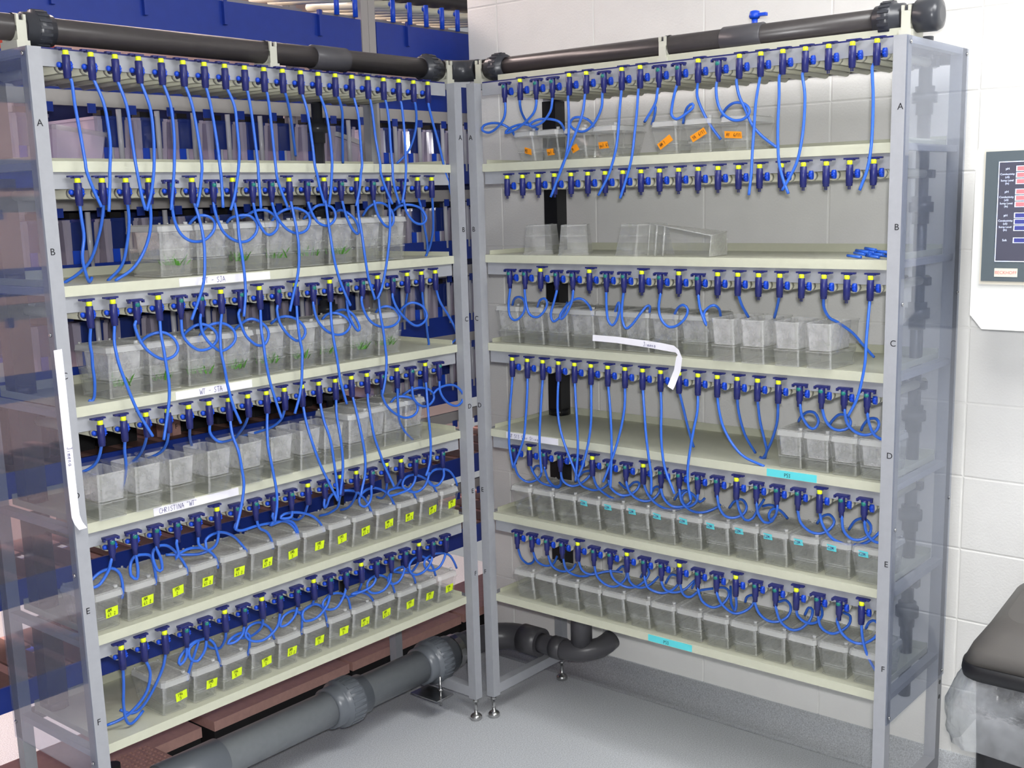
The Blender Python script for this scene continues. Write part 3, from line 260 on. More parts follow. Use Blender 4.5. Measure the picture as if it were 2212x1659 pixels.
for nm, (x, y, wx, wy), lab in [('a', (1.5, 1.7, 1.2, 0.6), 'bright ceiling light panel above the corner of the two racks'), ('b', (0.45, 2.4, 0.6, 1.2), 'bright ceiling light panel near the block wall'), ('c', (0.6, -1.5, 2.4, 0.5), 'warm ceiling light panel above the blue racks'), ('d', (2.3, -2.1, 1.2, 0.6), 'added warm fill light panel far behind the left rack')]:
    L = empty('ceiling_light', (x, y, 2.9))
    obj('housing', lambda bm: (box(bm, -wx / 2 - .03, wx / 2 + .03, -wy / 2 - .03, -wy / 2, -.05, 0), box(bm, -wx / 2 - .03, wx / 2 + .03, wy / 2, wy / 2 + .03, -.05, 0),
        box(bm, -wx / 2 - .03, -wx / 2, -wy / 2, wy / 2, -.05, 0), box(bm, wx / 2, wx / 2 + .03, -wy / 2, wy / 2, -.05, 0)), 'white', L)
    obj('diffuser', lambda bm: box(bm, -wx / 2, wx / 2, -wy / 2, wy / 2, -.02, -.012), 'lamp', L)
    tag(L, lab, 'light')
# ------------------------------------------------------------------ racks
SH = [1.785 - .272 * i for i in range(6)]                # shelf tops A..F
ZV = [2.019 - .2716 * i for i in range(6)]               # valve rows
RK = {'L': dict(W=1.27, root=(1.345, -.0594, 0), rz=math.pi, v0=.055, dv=.0588, side='left'),
      'R': dict(W=1.28, root=(0, 0, 0), rz=math.pi / 2, v0=.1075, dv=.0594, side='right')}
D = .372
spur = mesh('spur_pipe', lambda bm: (cyl(bm, (0, .018, 0), (0, .34, 0), .0115, 12), cyl(bm, (0, .015, 0), (0, .03, 0), .0128, 12)), 'pipe_cream')
screw = mesh('screw', lambda bm: lathe(bm, (0, 0, 0), (1, 0, 0), [(0, .005), (.002, .0045), (.0035, .002)], 8), 'steel')
foot = mesh('leveling_foot', lambda bm: lathe(bm, (0, 0, 0), (0, 0, 1), [(0, .017), (.003, .0195), (.012, .0195), (.018, .014), (.021, .006), (.06, .005), (.061, .009), (.068, .009), (.069, .005), (.08, .005)], 16), 'steel')
def letter_mesh(c): return text_mesh(c, .021, 'ink')
LET = {c: letter_mesh(c) for c in 'ABCDEF'}
def make_rack(k):
    c = RK[k]; W = c['W']; R = empty('tank_rack', c['root'], c['rz']); pw = .031
    fy0, fy1 = -.025, .006
    def post(s0, b0): return lambda bm: box(bm, s0, s0 + pw, b0, b0 + pw, .075, 2.02)
    SL = -pw if k == 'R' else -.0375
    for s0 in (SL, W):
        for b0 in (fy0, D - pw): obj('post', post(s0, b0), 'post', R)
        for z in [ZV[0] - .022] + [s - .027 for s in SH]:
            obj('side_rail', lambda bm: box(bm, s0 + .004, s0 + pw - .004, fy1, D - pw, z + .008, z + .024), 'post', R)
        obj('base_beam', lambda bm: box(bm, s0, s0 + pw, fy1, D - pw, .082, .115), 'post', R)
        for b in (fy0 + pw / 2, D - pw / 2):
            f = put('leveling_foot', foot, R, (s0 + pw / 2, b, 0)); f['label'] = 'chrome screw foot'
    for z in (ZV[0] - .036, SH[5] - .034): obj('rear_beam', lambda bm: box(bm, 0, W, D - .03, D - .008, z, z + .03), 'pvc2', R)
    for i, z in enumerate(SH):
        def tray(bm):
            box(bm, .001, W - .001, 0, D - .034, z - .004, z - .0005)
            box(bm, .001, W - .001, 0, .003, z - .024, z - .004); box(bm, .001, W - .001, .003, .012, z - .024, z - .021)
            box(bm, .001, W - .001, D - .037, D - .034, z - .0005, z + .022)
            for s0 in (.001, W - .004): box(bm, s0, s0 + .003, .02, D - .037, z - .0005, z + .012)
        t = obj('shelf_tray', tray, 'cream', R); t['label'] = 'cream sheet shelf tray ' + 'ABCDEF'[i]
        if k + 'ABCDEF'[i] in LABELS:
            for s0, s1, txt, mt, h, ink, sl, off in LABELS[k + 'ABCDEF'[i]]:
                def lab(bm):
                    box(bm, s0, s1, -.0014, -.0002, z - .0225, z - .003)
                    strokes(bm, txt, s0 + (s1 - s0) * off, z - .019, h, .0011, -.0018, 1, slope=sl)
                q = obj('name_label', lab, [mt, ink], t); q['label'] = ('white' if mt == 'paper' else 'cyan') + ' paper label with handwriting'
    for i, z in enumerate(ZV):
        z1 = z + .002 if i == 0 else SH[i - 1] - .0245; z0 = z1 - .036
        obj('manifold_rail', lambda bm: (box(bm, .001, W - .001, .010, .014, z0, z1), box(bm, .001, W - .001, .014, .03, z1 - .004, z1)), 'post', R)
        for j in range(20): put('spur_pipe', spur, R, (c['v0'] + c['dv'] * j + .006, 0, z - .0325))
    for s0, nm in ((-.0255 if k == 'L' else -.02, 'l'), (W + (.019 if k == 'L' else .021), 'r')):
        for i, ch in enumerate('ABCDEF'):
            o = put('shelf_letter', LET[ch], R, (s0, fy0 - .0004, 1.862 - .2722 * i)); o.rotation_euler = (math.pi / 2, 0, 0)
            o['label'] = 'black letter ' + ch
    # smoked side panel on the outer end
    so = SL - .004 if k == 'L' else W + pw; 
    def panel(bm): box(bm, so, so + .004, fy0, D, .355, 2.018)
    obj('side_panel', panel, 'acryl', R)
    for b in (fy0 + .014, D - .014):
        for z in (2.005, 1.41, .86, .37) if k == 'R' else (2.005, 1.41, .86, .4):
            s = put('screw', screw, R, (so + (.004 if k == 'R' else 0), b, z)); s.rotation_euler = (0, 0, 0 if k == 'R' else math.pi)
    if k == 'R':
        for z in (.335, .292):
            q = obj('bolt_hole', lambda bm: cyl(bm, (W + pw - .002, D - .016, z), (W + pw + .0006, D - .016, z), .0065, 12), 'black', R)
    # drain column (far left corner) and feed riser with unions (far right corner)
    def col(bm):
        for i in range(6):
            zt = (ZV[0] - .04 if i == 0 else SH[i - 1] - .03); box(bm, .012, .064, D - .09, D - .04, SH[i], zt)
            cyl(bm, (.038, D - .065, SH[i] + .0005), (.038, D - .065, SH[i] + .02), .034, 16)
    q = obj('drain_column', col, 'black' if k == 'R' else 'pvc', R)
    def riser(bm):
        x, y = (W - .045, D - .075) if k == 'R' else (W - .23, D - .045)
        cyl(bm, (x, y, .3), (x, y, 2.05), .0165, 16)
        for i in range(6):
            z = SH[i] + .075
            lathe(bm, (x, y, z), (0, 0, 1), [(0, .0165), (.0, .021), (.03, .021), (.03, .031), (.055, .031), (.055, .024), (.07, .024), (.07, .0165)], 20)
            box(bm, x - .03, x + .03, y - .012, y + .012, SH[i] + .19, SH[i] + .21)
    obj('feed_riser', riser, 'pvc2', R)
    obj('shade_sheet', lambda bm: box(bm, .002, W - .002, .03, D - .03, 2.006, 2.011), 'pvc', R)  # dark sheet added so the gaps between spur pipes read as shade
    if k == 'R': obj('top_fascia', lambda bm: box(bm, .03, W, .05, .056, 2.012, 2.046), 'cream', R)
    obj('top_fascia' if k == 'L' else 'top_ledge', lambda bm: box(bm, 0, W, .012, .05, 2.021, 2.025), 'navy', R)
    if k == 'L':
        # long paper strip taped down the front of the near post
        def strip(bm):
            dx = -.0085
            P = [(-.0275, 1.378, -.0262), (-.0265, 1.30, -.0264), (-.026, 1.2, -.0262), (-.0255, 1.08, -.0262), (-.0245, 1.0, -.0268), (-.0225, .985, -.032), (-.019, .972, -.044)]
            rows = [[bm.verts.new((s + dx - .01, b, z)), bm.verts.new((s + dx + .0095, b, z + .001))] for s, z, b in P]
            for a, b in zip(rows, rows[1:]): bm.faces.new((a[0], a[1], b[1], b[0]))
            tmp = bmesh.new(); strokes(tmp, 'Jimena', 0, 0, .012, .0009, 0, 1)
            for f in tmp.faces:
                bm.faces.new([bm.verts.new((-.0385 + v.co.z, -.0272, 1.16 - v.co.x)) for v in f.verts]).material_index = 1
            tmp.free()
        q = obj('paper_strip', strip, ['paper', 'inkb'], R); q['label'] = 'white paper strip taped down the post'
    tag(R, {'L': 'grey six-shelf tank rack standing on the left of the corner, blue racks behind it',
            'R': 'grey six-shelf tank rack standing on the right against the white block wall'}[k], 'rack')
    return R
RACK = {k: make_rack(k) for k in 'LR'}
def loc2world(k, p):
    c = RK[k]; m = Matrix.Rotation(c['rz'], 4, 'Z'); return m @ Vector(p) + Vector(c['root'])
# ------------------------------------------------------------------ valves
def vm():
    m = {}
    def flange_c(bm): box(bm, -.0175, .0175, .003, .014, .002, .006); box(bm, -.008, .008, -.002, .014, .0, .004)
    def flange_o(bm):
        n = 8; P = [(-.0175, .012), (-.0185, .002), (-.016, -.005), (.016, -.005), (.0185, .002), (.0175, .012)]
        a = [bm.verts.new((x, y, -.009)) for x, y in P]; b = [bm.verts.new((x, y, -.004)) for x, y in P]
        for i in range(6): bm.faces.new((a[i], a[(i + 1) % 6], b[(i + 1) % 6], b[i]))
        bm.faces.new(a[::-1]); bm.faces.new(b); box(bm, -.0205, -.016, -.004, .004, -.013, -.006); box(bm, .016, .0205, -.004, .004, -.013, -.006)
    m['fc'] = mesh('flange', flange_c, 'navy'); m['fo'] = mesh('flange', flange_o, 'navy')
    m['cap'] = mesh('cap', lambda bm: cyl(bm, (0, 0, -.012), (0, 0, 0), .0064, 14, cham=.001), 'yellow')
    m['bc'] = mesh('body', lambda bm: lathe(bm, (0, 0, -.060), (0, 0, 1), [(0, .0066), (.001, .0078), (.006, .0078), (.0065, .0086), (.049, .0086), (.050, .0076)], 14), 'navy')
    m['bo'] = mesh('body', lambda bm: lathe(bm, (0, 0, -.0625), (0, 0, 1), [(0, .0058), (.013, .0062), (.0165, .0084), (.052, .0086), (.0535, .0076)], 14), 'navy')
    m['dot'] = mesh('indicator', lambda bm: bmesh.ops.create_uvsphere(bm, u_segments=12, v_segments=8, radius=.0067, matrix=Matrix.Translation((0, -.0042, -.0175))), 'teal')
    m['noz'] = mesh('nozzle', lambda bm: (cyl(bm, (-.0022, 0, -.068), (-.0022, 0, -.058), .0014, 8), cyl(bm, (.0022, 0, -.068), (.0022, 0, -.058), .0014, 8)), 'navy')
    m['arm'] = mesh('stem', lambda bm: (cyl(bm, (0, .002, -.03), (0, .03, -.036), .0058, 10), cyl(bm, (-.008, .014, -.03), (.011, .014, -.03), .0046, 10)), 'navy')
    def paddle(bm):
        P = []
        for t in range(14):
            a = 2 * math.pi * t / 14; P.append((.014 + .0062 * math.cos(a), -.031 + .0105 * math.sin(a) - .0015 * math.cos(a)))
        a = [bm.verts.new((.0095, y, z)) for y, z in P]; b = [bm.verts.new((.0185, y - .0004, z)) for y, z in P]
        for i in range(14): bm.faces.new((a[i], a[(i + 1) % 14], b[(i + 1) % 14], b[i])).smooth = True
        bm.faces.new(a[::-1]); bm.faces.new(b)
        for dz in (-.034, -.028): box(bm, .011, .0195, .0065, .0095, dz - .001, dz + .001)
    m['pad'] = mesh('handle', paddle, 'knob')
    m['pin'] = mesh('pivot_button', lambda bm: lathe(bm, (-.0065, .014, -.03), (-1, 0, 0), [(0, .0062), (.004, .0062), (.007, .0048), (.008, .002)], 14), 'knob')
    return m
VM = vm()
TEETH = {'L1': 'Y' * 20, 'L2': 'YYYYTYTYTTYTYTYTYTYY', 'L3': 'YYTYTTYTYTYTYTTYTYYY', 'L4': 'YYYYYYYYYYYYYYYTYTYT', 'L5': 'TTTTTYTTTTTYTYYTYYTT'.replace('x', ''), 'L6': 'YYYTTYTYTTYTTYTTTYTT',
         'R1': 'TYTTYYTYYTTYTYYYYYYY', 'R2': 'Y' * 20, 'R3': 'TTYTTYTTYTYTYYYYYYYY', 'R4': 'YYYYYYYYYYYYYYYYTTTT', 'R5': 'TYTTTYTTYTTTTYTTTYTT', 'R6': 'TTTTYTTYTTYTTYTTYTTY'}
TEETH['L5'] = ''.join({235: 'T', 286: 'T', 332: 'T', 378: 'T', 421: 'T', 464: 'Y', 506: 'T', 547: 'T', 587: 'T', 626: 'T', 662: 'Y', 698: 'T', 733: 'Y', 768: 'Y', 802: 'T', 834: 'Y', 866: 'Y', 897: 'T', 925: 'T', 955: 'T'}.values())
TUBES = {t.split(':')[0]: [tuple(int(v) / 1000 for v in q.split(',')) for q in t.split(':')[1].split()] for t in TUBE_DATA.split(';')}
for key, states in TEETH.items():
    k, row = key[0], int(key[1]) - 1; c = RK[k]; L = 'ABCDEF'[row]
    for j, st in enumerate(states):
        s = c['v0'] + c['dv'] * j; z = ZV[row]
        v = empty('feed_valve', loc2world(k, (s, -.012, z)), c['rz'])
        parts = [('stem', 'arm'), ('handle', 'pad'), ('pivot_button', 'pin')]
        parts += [('flange', 'fc'), ('cap', 'cap'), ('body', 'bc')] if st == 'Y' else [('flange', 'fo'), ('indicator', 'dot'), ('body', 'bo')]
        tk = '%s.%d' % (key, j + 1)
        if tk not in TUBES: parts.append(('nozzle', 'noz'))
        for n, m in parts: put(n, VM[m], v)
        tag(v, '%s navy valve, %s from the left in the %s rack\'s row above shelf %s' % ('yellow-capped' if st == 'Y' else 'teal-dotted', ORD[j], c['side'], L), 'valve', 'feed valves of the %s rack' % c['side'])
        if tk in TUBES:
            pts = TUBES[tk]; zb = z - .058
            P = [(s, -.012, zb + .006)] + [p for p in pts if p[2] < zb - .004 or p is not pts[0]]
            path = spline(P, .007)
            w = obj('water_tube', lambda bm: sweep(bm, [Vector(p) for p in path], .0037, 8), 'tube', None, loc=c['root'], rz=c['rz'])
            end = pts[-1]
            loops = any(b[2] > a[2] + .004 for a, b in zip(pts, pts[1:]))
            tag(w, 'blue %s from the %s valve from left, %s rack, row above shelf %s' % ('tube curling' if loops else 'tube hanging', ORD[j], c['side'], L), 'tube', 'blue water tubes of the %s rack' % c['side'])
# ------------------------------------------------------------------ tanks
def octo(w, d, ch, z, yo=0):
    x = w / 2; return [(-x + ch, yo, z), (x - ch, yo, z), (x, yo + ch, z), (x, yo + d - ch, z), (x - ch, yo + d, z), (-x + ch, yo + d, z), (-x, yo + d - ch, z), (-x, yo + ch, z)]
def loft(bm, rings, mi=0, edge=None, cap0=True, cap1=False):
    R = [[bm.verts.new(p) for p in r] for r in rings]
    for a, b in zip(R, R[1:]):
        for i in range(8):
            f = bm.faces.new((a[i], a[(i + 1) % 8], b[(i + 1) % 8], b[i])); f.material_index = edge if (edge is not None and i % 2 == 1) else mi
    if cap0: bm.faces.new(R[0][::-1]).material_index = mi
    if cap1: bm.faces.new(R[-1]).material_index = mi
def tank_meshes(w, wb, h, d, lid, insert, level):
    m = {}; ix = (d - wb / w * d) / 2 + .003; ch = .006; hb = h - (.016 if lid else 0)
    def at(z): t = z / hb; return wb + (w - .004 - wb) * t, d - 2 * ix * (1 - t) , ix * (1 - t)
    def body(bm):
        R = []
        for z in (0.001, hb * .5, hb - .004):
            a, b, o = at(z); R.append(octo(a, b, .0035, z, o))
        R.append(octo(w, d + .004, .0045, hb - .004, -.002)); R.append(octo(w, d + .004, .0045, hb, -.002)); R.append(octo(w - .006, d - .002, .0035, hb, .001))
        loft(bm, R, 0, 1)
        for zz in (.002, hb * .36) + ((hb * .6,) if h > .12 else ()):
            a, b, o = at(zz); a2, b2, o2 = at(zz + .0022)
            loft(bm, [octo(a + .001, b + .001, .0035, zz, o - .0005), octo(a2 + .001, b2 + .001, .0035, zz + .0022, o2 - .0005)], 1, None, False, False)
        for sx in (-1, 1):
            for yy in (.25, .7): box(bm, sx * wb * .34 - .004, sx * wb * .34 + .004, d * yy, d * yy + .012, 0, .001)
    m['body'] = mesh('body', body, 'tank', 'tank_edge')
    if level:
        def water(bm):
            a, b, o = at(.004); a2, b2, o2 = at(hb * level)
            loft(bm, [octo(a - .004, b - .004, ch, .004, o + .002), octo(a2 - .004, b2 - .004, ch, hb * level, o2 + .002)], 0, None, True, True)
        m['water'] = mesh('water', water, 'water')
    if lid:
        def lidf(bm):
            loft(bm, [octo(w, d + .004, ch + .002, hb + .0005, -.002), octo(w - .003, d, ch + .002, h - .003, 0)], 1, None, False, False)
            loft(bm, [octo(w - .003, d, ch + .002, h - .003, 0), octo(w - .012, d - .01, ch + .004, h, .005), octo(w - .02, d - .018, ch + .006, h - .002, .009)], 0, None, False, True)
            cyl(bm, (w * .36, .018, h - .002), (w * .36, .018, h + .006), .0052, 10, mi=1)
            for sx in (-1, 1): cyl(bm, (sx * w * .4, d - .012, h - .001), (sx * w * .4, d - .012, h + .004), .003, 8, mi=1)
        m['lid'] = mesh('lid', lidf, 'lid', 'lidband')
    if insert:
        def ins(bm):
            R = []
            for z in (hb * .4, hb * .7, hb - .001):
                a, b, o = at(z); R.append(octo(a - .01, b * .78, ch, z, o + .004))
            loft(bm, R, 0, 1)
            for zz in (hb * .4, hb - .004):
                a, b, o = at(zz); loft(bm, [octo(a - .0095, b * .78 + .001, ch, zz, o + .0035), octo(a - .0095, b * .78 + .001, ch, zz + .0025, o + .0035)], 1, None, False, False)
        m['insert'] = mesh('insert', ins, 'insert' if insert is True else 'tank', 'tank_edge')
    return m
def sticker(tank, w, wb, h, d, mt, sx, sz, x, z, ang, txt, ink='ink', lab=None):
    ix = (d - wb / w * d) / 2 + .003; slope = ix / h
    def f(bm):
        ca, sa = math.cos(ang), math.sin(ang)
        def tr(a, b, e): 
            X, Z = x + a * ca - b * sa, z + a * sa + b * ca; return (X, ix - slope * Z - e, Z)
        q = [bm.verts.new(tr(a, b, .0034 + .002 * (a > 0 and b > 0))) for a, b in ((-sx / 2, -sz / 2), (sx / 2, -sz / 2), (sx / 2, sz / 2), (-sx / 2, sz / 2))]
        bm.faces.new(q)
        tmp = bmesh.new(); hgt = sz * (.34 if '|' in txt else .5); rows = txt.split('|')
        for i, r in enumerate(rows): strokes(tmp, r, -sx * .38, sz * (.12 if len(rows) > 1 else -.25) - i * sz * .46, hgt, .0011, 0, 1)
        for fc in tmp.faces: bm.faces.new([bm.verts.new(tr(v.co.x, v.co.z, .0058)) for v in fc.verts]).material_index = 1
        tmp.free()
    o = obj('sticker', f, [mt, ink], tank); o['label'] = lab or 'sticky label'
TM = {}
def tank(k, s, b, z, T, label, group, rz=0, tilt=None, name='fish_tank'):
    if T not in TM: TM[T] = tank_meshes(*T)
    c = RK[k]; t = empty(name, loc2world(k, (s, b, z)), c['rz'] + rz)
    if tilt: t.rotation_euler = tilt(c['rz'])
    for n, me in TM[T].items(): put(n, me, t)
    tag(t, label, 'tank', group); return t
S_ = (.083, .066, .096, .152, True, 'c', .52); T_ = (.1, .086, .125, .148, True, True, .62); O_ = (.083, .068, .114, .15, False, True, .3)
P_ = (.088, .072, .13, .15, True, True, .35); A_ = (.082, .062, .088, .15, True, False, .5); C_ = (.094, .08, .116, .15, True, True, .5); CF = (.0775, .066, .116, .165, False, True, .3)
rnd = random.Random(3)
for i in range(14):
    t = tank('L', .045 + .0903 * i, .004 + rnd.uniform(0, .004), SH[4], S_, 'lidded clear tank with yellow sticker, %s from the left on left rack\'s shelf E' % ORD[i], 'yellow-stickered tanks', rz=rnd.uniform(-.03, .03))
    sticker(t, *S_[:4], 'yellow_s', .031, .025, .010 + rnd.uniform(-.006, .006), .043, rnd.uniform(.0, .16), rnd.choice(['146| 5', '1M5| 2', 'AM|61 2']), lab='yellow sticky label with pen marks')
for i in range(12):
    t = tank('L', .206 + .0903 * i, .004 + rnd.uniform(0, .004), SH[5], S_, 'lidded clear tank with yellow sticker, %s from the left on left rack\'s shelf F' % ORD[i], 'yellow-stickered tanks', rz=rnd.uniform(-.03, .03))
    sticker(t, *S_[:4], 'yellow_s', .031, .025, .009 + rnd.uniform(-.006, .006), .043, rnd.uniform(.0, .16), rnd.choice(['146| 5', '1M5| 2', 'AM|61 2']), lab='yellow sticky label with pen marks')
for i in range(14):
    lab = 'lidded clear tank %s, %s from the left on right rack\'s shelf E' % ('with cyan sticker' if i > 2 else 'without sticker', ORD[i])
    t = tank('R', .111 + .0868 * i, .004 + rnd.uniform(0, .003), SH[4], (.084, .067, .1, .152, True, 'c', .5), lab, 'tanks on the right rack\'s shelf E', rz=rnd.uniform(-.02, .02))
    if i > 2: sticker(t, .084, .067, .1, .152, 'cyan_s', .026, .017, -.012 + rnd.uniform(-.004, .004), .083, rnd.uniform(-.14, .02), 'C2M', 'inkb', 'cyan sticky label')
    t = tank('R', .112 + .0866 * i, .004 + rnd.uniform(0, .003), SH[5], (.084, .067, .097, .152, True, 'c', .5), 'lidded clear tank, %s from the left on the right rack\'s shelf F' % ORD[i], 'tanks on the right rack\'s shelf F', rz=rnd.uniform(-.02, .02))
for i, s in enumerate((.36, .463, .577, .676, .779, .884, .987, 1.086)):
    tank('L', s - .05, .006, SH[1], T_, 'tall frosted breeding tank, %s from the left on left rack\'s shelf B' % ORD[i], 'breeding tanks with plants', rz=rnd.uniform(-.02, .02))
for i in range(9):
    tank('L', .199 + .1065 * i - .05, .006, SH[2], T_, 'tall frosted breeding tank, %s from the left on left rack\'s shelf C' % ORD[i], 'breeding tanks with plants', rz=rnd.uniform(-.02, .02))
def plant_mesh(sd):
    r = random.Random(sd)
    def f(bm):
        for i in range(26):
            x, y = r.uniform(-.028, .028), r.uniform(-.02, .02); a = r.uniform(0, 6.28); h = r.uniform(.012, .03); w = .0022
            lx, ly = r.uniform(-.01, .01), r.uniform(-.01, .01); dx, dy = math.cos(a) * w, math.sin(a) * w
            v = [bm.verts.new(p) for p in ((x - dx, y - dy, 0), (x + dx, y + dy, 0), (x + lx + dx, y + ly + dy, h * .7), (x + lx * 1.6, y + ly * 1.6, h), (x + lx - dx, y + ly - dy, h * .7))]
            bm.faces.new(v)
    return mesh('plant', f, 'plant')
PLM = [plant_mesh(i) for i in range(4)]
for row, i, s in [('B', 0, .31), ('B', 2, .5), ('B', 3, .626), ('B', 4, .729), ('B', 5, .84), ('C', 0, .145), ('C', 1, .255), ('C', 2, .362), ('C', 3, .468), ('C', 4, .575), ('C', 5, .68), ('C', 6, .788), ('C', 7, .895), ('C', 8, 1.0)]:
    p = put('artificial_plant', PLM[(i * 3 + ord(row)) % 4], None, loc2world('L', (s, .035, SH['ABCDEF'.index(row)] + .028)), rnd.uniform(0, 3))
    tag(p, 'green plastic plant inside the %s tank on left rack\'s shelf %s' % (ORD[i], row), 'plant', 'plants in the breeding tanks')
for i, s in enumerate((.107, .203, .296, .405, .503, .601, .698, .781)):
    tank('L', s - .041, -.03, SH[3], O_, 'open clear tank overhanging the lip, %s from the left on left rack\'s shelf D' % ORD[i], 'open tanks on the left rack\'s shelf D', rz=rnd.uniform(-.04, .02))
for i, (s, b) in enumerate(((.876, -.03), (.967, .0), (1.045, .004), (1.131, .006))):
    tank('L', s - .044, b, SH[3], P_, 'tall lidded tank, %s of the four at the right on left rack\'s shelf D' % ORD[i], 'lidded tanks on the left rack\'s shelf D')
for i, s in enumerate((.113, .203, .3, .403)):
    t = tank('R', s + .043, .006, SH[0], A_, 'clear tank with small orange sticker, %s from left in shelf A\'s left group, right rack' % ORD[i], 'orange-stickered tanks', rz=rnd.uniform(-.1, .02))
    sticker(t, *A_[:4], 'orange_s', .028 if i != 3 else .034, .018, (.012, .004, -.004, -.006)[i], (.03, .024, .03, .034)[i], (-.25, .05, .35, .04)[i], ('M2', 'gul 60', 'M', 'gul 61')[i], lab='orange sticky label with handwriting')
for i, s in enumerate((.6, .703, .811)):
    t = tank('R', s + .042, .006, SH[0], A_, 'clear tank with large orange sticker, %s from left in shelf A\'s right group, right rack' % ORD[i], 'orange-stickered tanks')
    sticker(t, *A_[:4], 'orange_s', .05, .017, (0, .002, -.004)[i], (.032, .045, .04)[i], (.5, .42, -.08)[i], ('AM 1', 'YAE 6/11', 'AYE 6/11')[i], lab='orange sticky label with handwriting')
for i in range(8):
    tank('R', .062 + .0945 * i, .02, SH[2], C_, 'clear breeding tank set back, %s from the left on right rack\'s shelf C' % ORD[i], 'set-back tanks on the right rack\'s shelf C')
for i, s in enumerate((.8395, .925, 1.0217, 1.1084)):
    tank('R', s, -.03, SH[2], CF, 'open clear tank overhanging the lip, %s of four on right rack\'s shelf C' % ORD[i], 'overhanging tanks on the right rack\'s shelf C', rz=rnd.uniform(-.02, .02))
for i in range(4):
    tank('R', 1.018 + .0745 * i, .006, SH[3], (.074, .062, .104, .152, True, True, .3), 'lidded clear tank, %s of four at the right on right rack\'s shelf D' % ORD[i], 'tanks on the right rack\'s shelf D')
# upturned tanks drying on shelf B of the right rack
UP = tank_meshes(.092, .074, .088, .15, False, False, 0); UP['body'].materials[0] = M['upt']
for i, (s, b, a, lab) in enumerate(((.185, .03, .5, 'upturned empty tank, leftmost on the right rack\'s shelf B'), (.325, .02, .55, 'upturned empty tank, second from the left on the right rack\'s shelf B'), (.505, .02, -.25, 'upturned empty tank, third from the left on the right rack\'s shelf B'))):
    t = empty('fish_tank', loc2world('R', (s, b, SH[1])), RK['R']['rz'] + a)
    for n, me in UP.items():
        o = put(n, me, t); o.rotation_euler = (math.pi, 0, 0); o.location = (0, .15, .088)
    tag(t, lab, 'tank', 'upturned tanks')
def basket(bm):
    # perforated breeding insert lying on its side: a tapered box whose faces are grids of bars
    def sheet(o, u, v, nu, nv, w):
        o, u, v = Vector(o), Vector(u), Vector(v); n = u.cross(v).normalized() * .0012
        for cnt, a, b in ((nu, u, v), (nv, v, u)):
            bw = b.normalized(); aw = a.normalized() * w / 2
            for i in range(cnt + 1):
                c = o + a * (i / cnt); q = [c - aw, c + aw, c + aw + b, c - aw + b]
                bm.faces.new([bm.verts.new(p) for p in q])
    A = dict(fl=(0, 0, 0), fr=(.2, -.01, 0), fl2=(.008, .0, .088), fr2=(.205, -.008, .055), bl=(-.02, .1, 0), br=(.19, .1, 0), bl2=(-.01, .1, .08), br2=(.19, .1, .062))
    V = {k: Vector(p) for k, p in A.items()}
    def quad(a, b, c, d, mi=0): bm.faces.new([bm.verts.new(V[x]) for x in (a, b, c, d)]).material_index = mi
    quad('fl', 'fr', 'fr2', 'fl2'); quad('fl', 'bl', 'bl2', 'fl2'); quad('bl', 'br', 'br2', 'bl2')
    quad('fl2', 'fr2', 'br2', 'bl2', 1); quad('fr', 'br', 'br2', 'fr2', 1)
    for a, b in (('fl2', 'fr2'), ('fr2', 'br2'), ('fr', 'fr2'), ('fl', 'fl2'), ('br', 'br2'), ('fl2', 'bl2'), ('bl2', 'br2'), ('bl', 'bl2')): cyl(bm, V[a], V[b], .0016, 6, mi=2)
    sheet(V['fr'] + (V['br'] - V['fr']) * .05 + Vector((.001, 0, 0)), (V['br'] - V['fr']) * .9, (V['fr2'] - V['fr']) * .95, 14, 8, .0012)
    for u in (.12, .25): cyl(bm, V['fl'].lerp(V['fr'], u), V['fl2'].lerp(V['fr2'], u), .003, 6, mi=2)
t = obj('breeding_basket', basket, ['tank', 'lid', 'tank_edge'], None, loc=loc2world('R', (.582, .02, SH[1] + .0015)), rz=RK['R']['rz'])
tag(t, 'perforated clear breeding insert lying on its side on the right rack\'s shelf B', 'basket')
# spare tube ends piled at the right end of shelf B
for i in range(12):
    s = 1.2 + .0125 * (i % 9) + rnd.uniform(-.004, .004); a = rnd.uniform(.3, .8); L = rnd.uniform(.04, .06); b = .02 + rnd.uniform(0, .03); zz = SH[1] + .0042 + .0055 * (i % 3) + .006 * (i > 8)
    p0 = Vector((s, b, zz)); p1 = p0 + Vector((-math.cos(a) * L, math.sin(a) * L * .6, .003))
    o = obj('tube_offcut', lambda bm: cyl(bm, p0, p1, .0036, 8), 'tube', None, loc=RK['R']['root'], rz=RK['R']['rz'])
    tag(o, 'short blue tube offcut in the pile at the right end of shelf B', 'tube', 'blue tube offcuts')
# paper tape hanging off shelf C of the right rack
def tape(bm):
    P = [((.4306, 1.2932), (.4303, 1.2758)), ((.512, 1.2919), (.512, 1.2742)), ((.613, 1.2863), (.611, 1.268)), ((.66, 1.283), (.66, 1.2635)), ((.700, 1.278), (.706, 1.2595)), ((.717, 1.268), (.7135, 1.2545)), ((.729, 1.2466), (.711, 1.2475)), ((.7205, 1.2095), (.7, 1.212)), ((.7, 1.165), (.681, 1.172)), ((.697, 1.157), (.6805, 1.166))]
    B = [-.036, -.034, -.034, -.034, -.034, -.037, -.04, -.034, -.032, -.036]
    rows = [[bm.verts.new((a[0], b, a[1])), bm.verts.new((c[0], b - .001, c[1]))] for (a, c), b in zip(P, B)]
    for a, b in zip(rows, rows[1:]): bm.faces.new((a[0], a[1], b[1], b[0])).smooth = True
    strokes(bm, 'Jimena', .603, 1.2715, .011, .0011, -.0375, 1, slope=-.05)
t = obj('paper_tape', tape, ['paper', 'inkb'], None, loc=RK['R']['root'], rz=RK['R']['rz'])
tag(t, 'loose strip of white paper tape with handwriting, curling down over shelf C', 'tape')
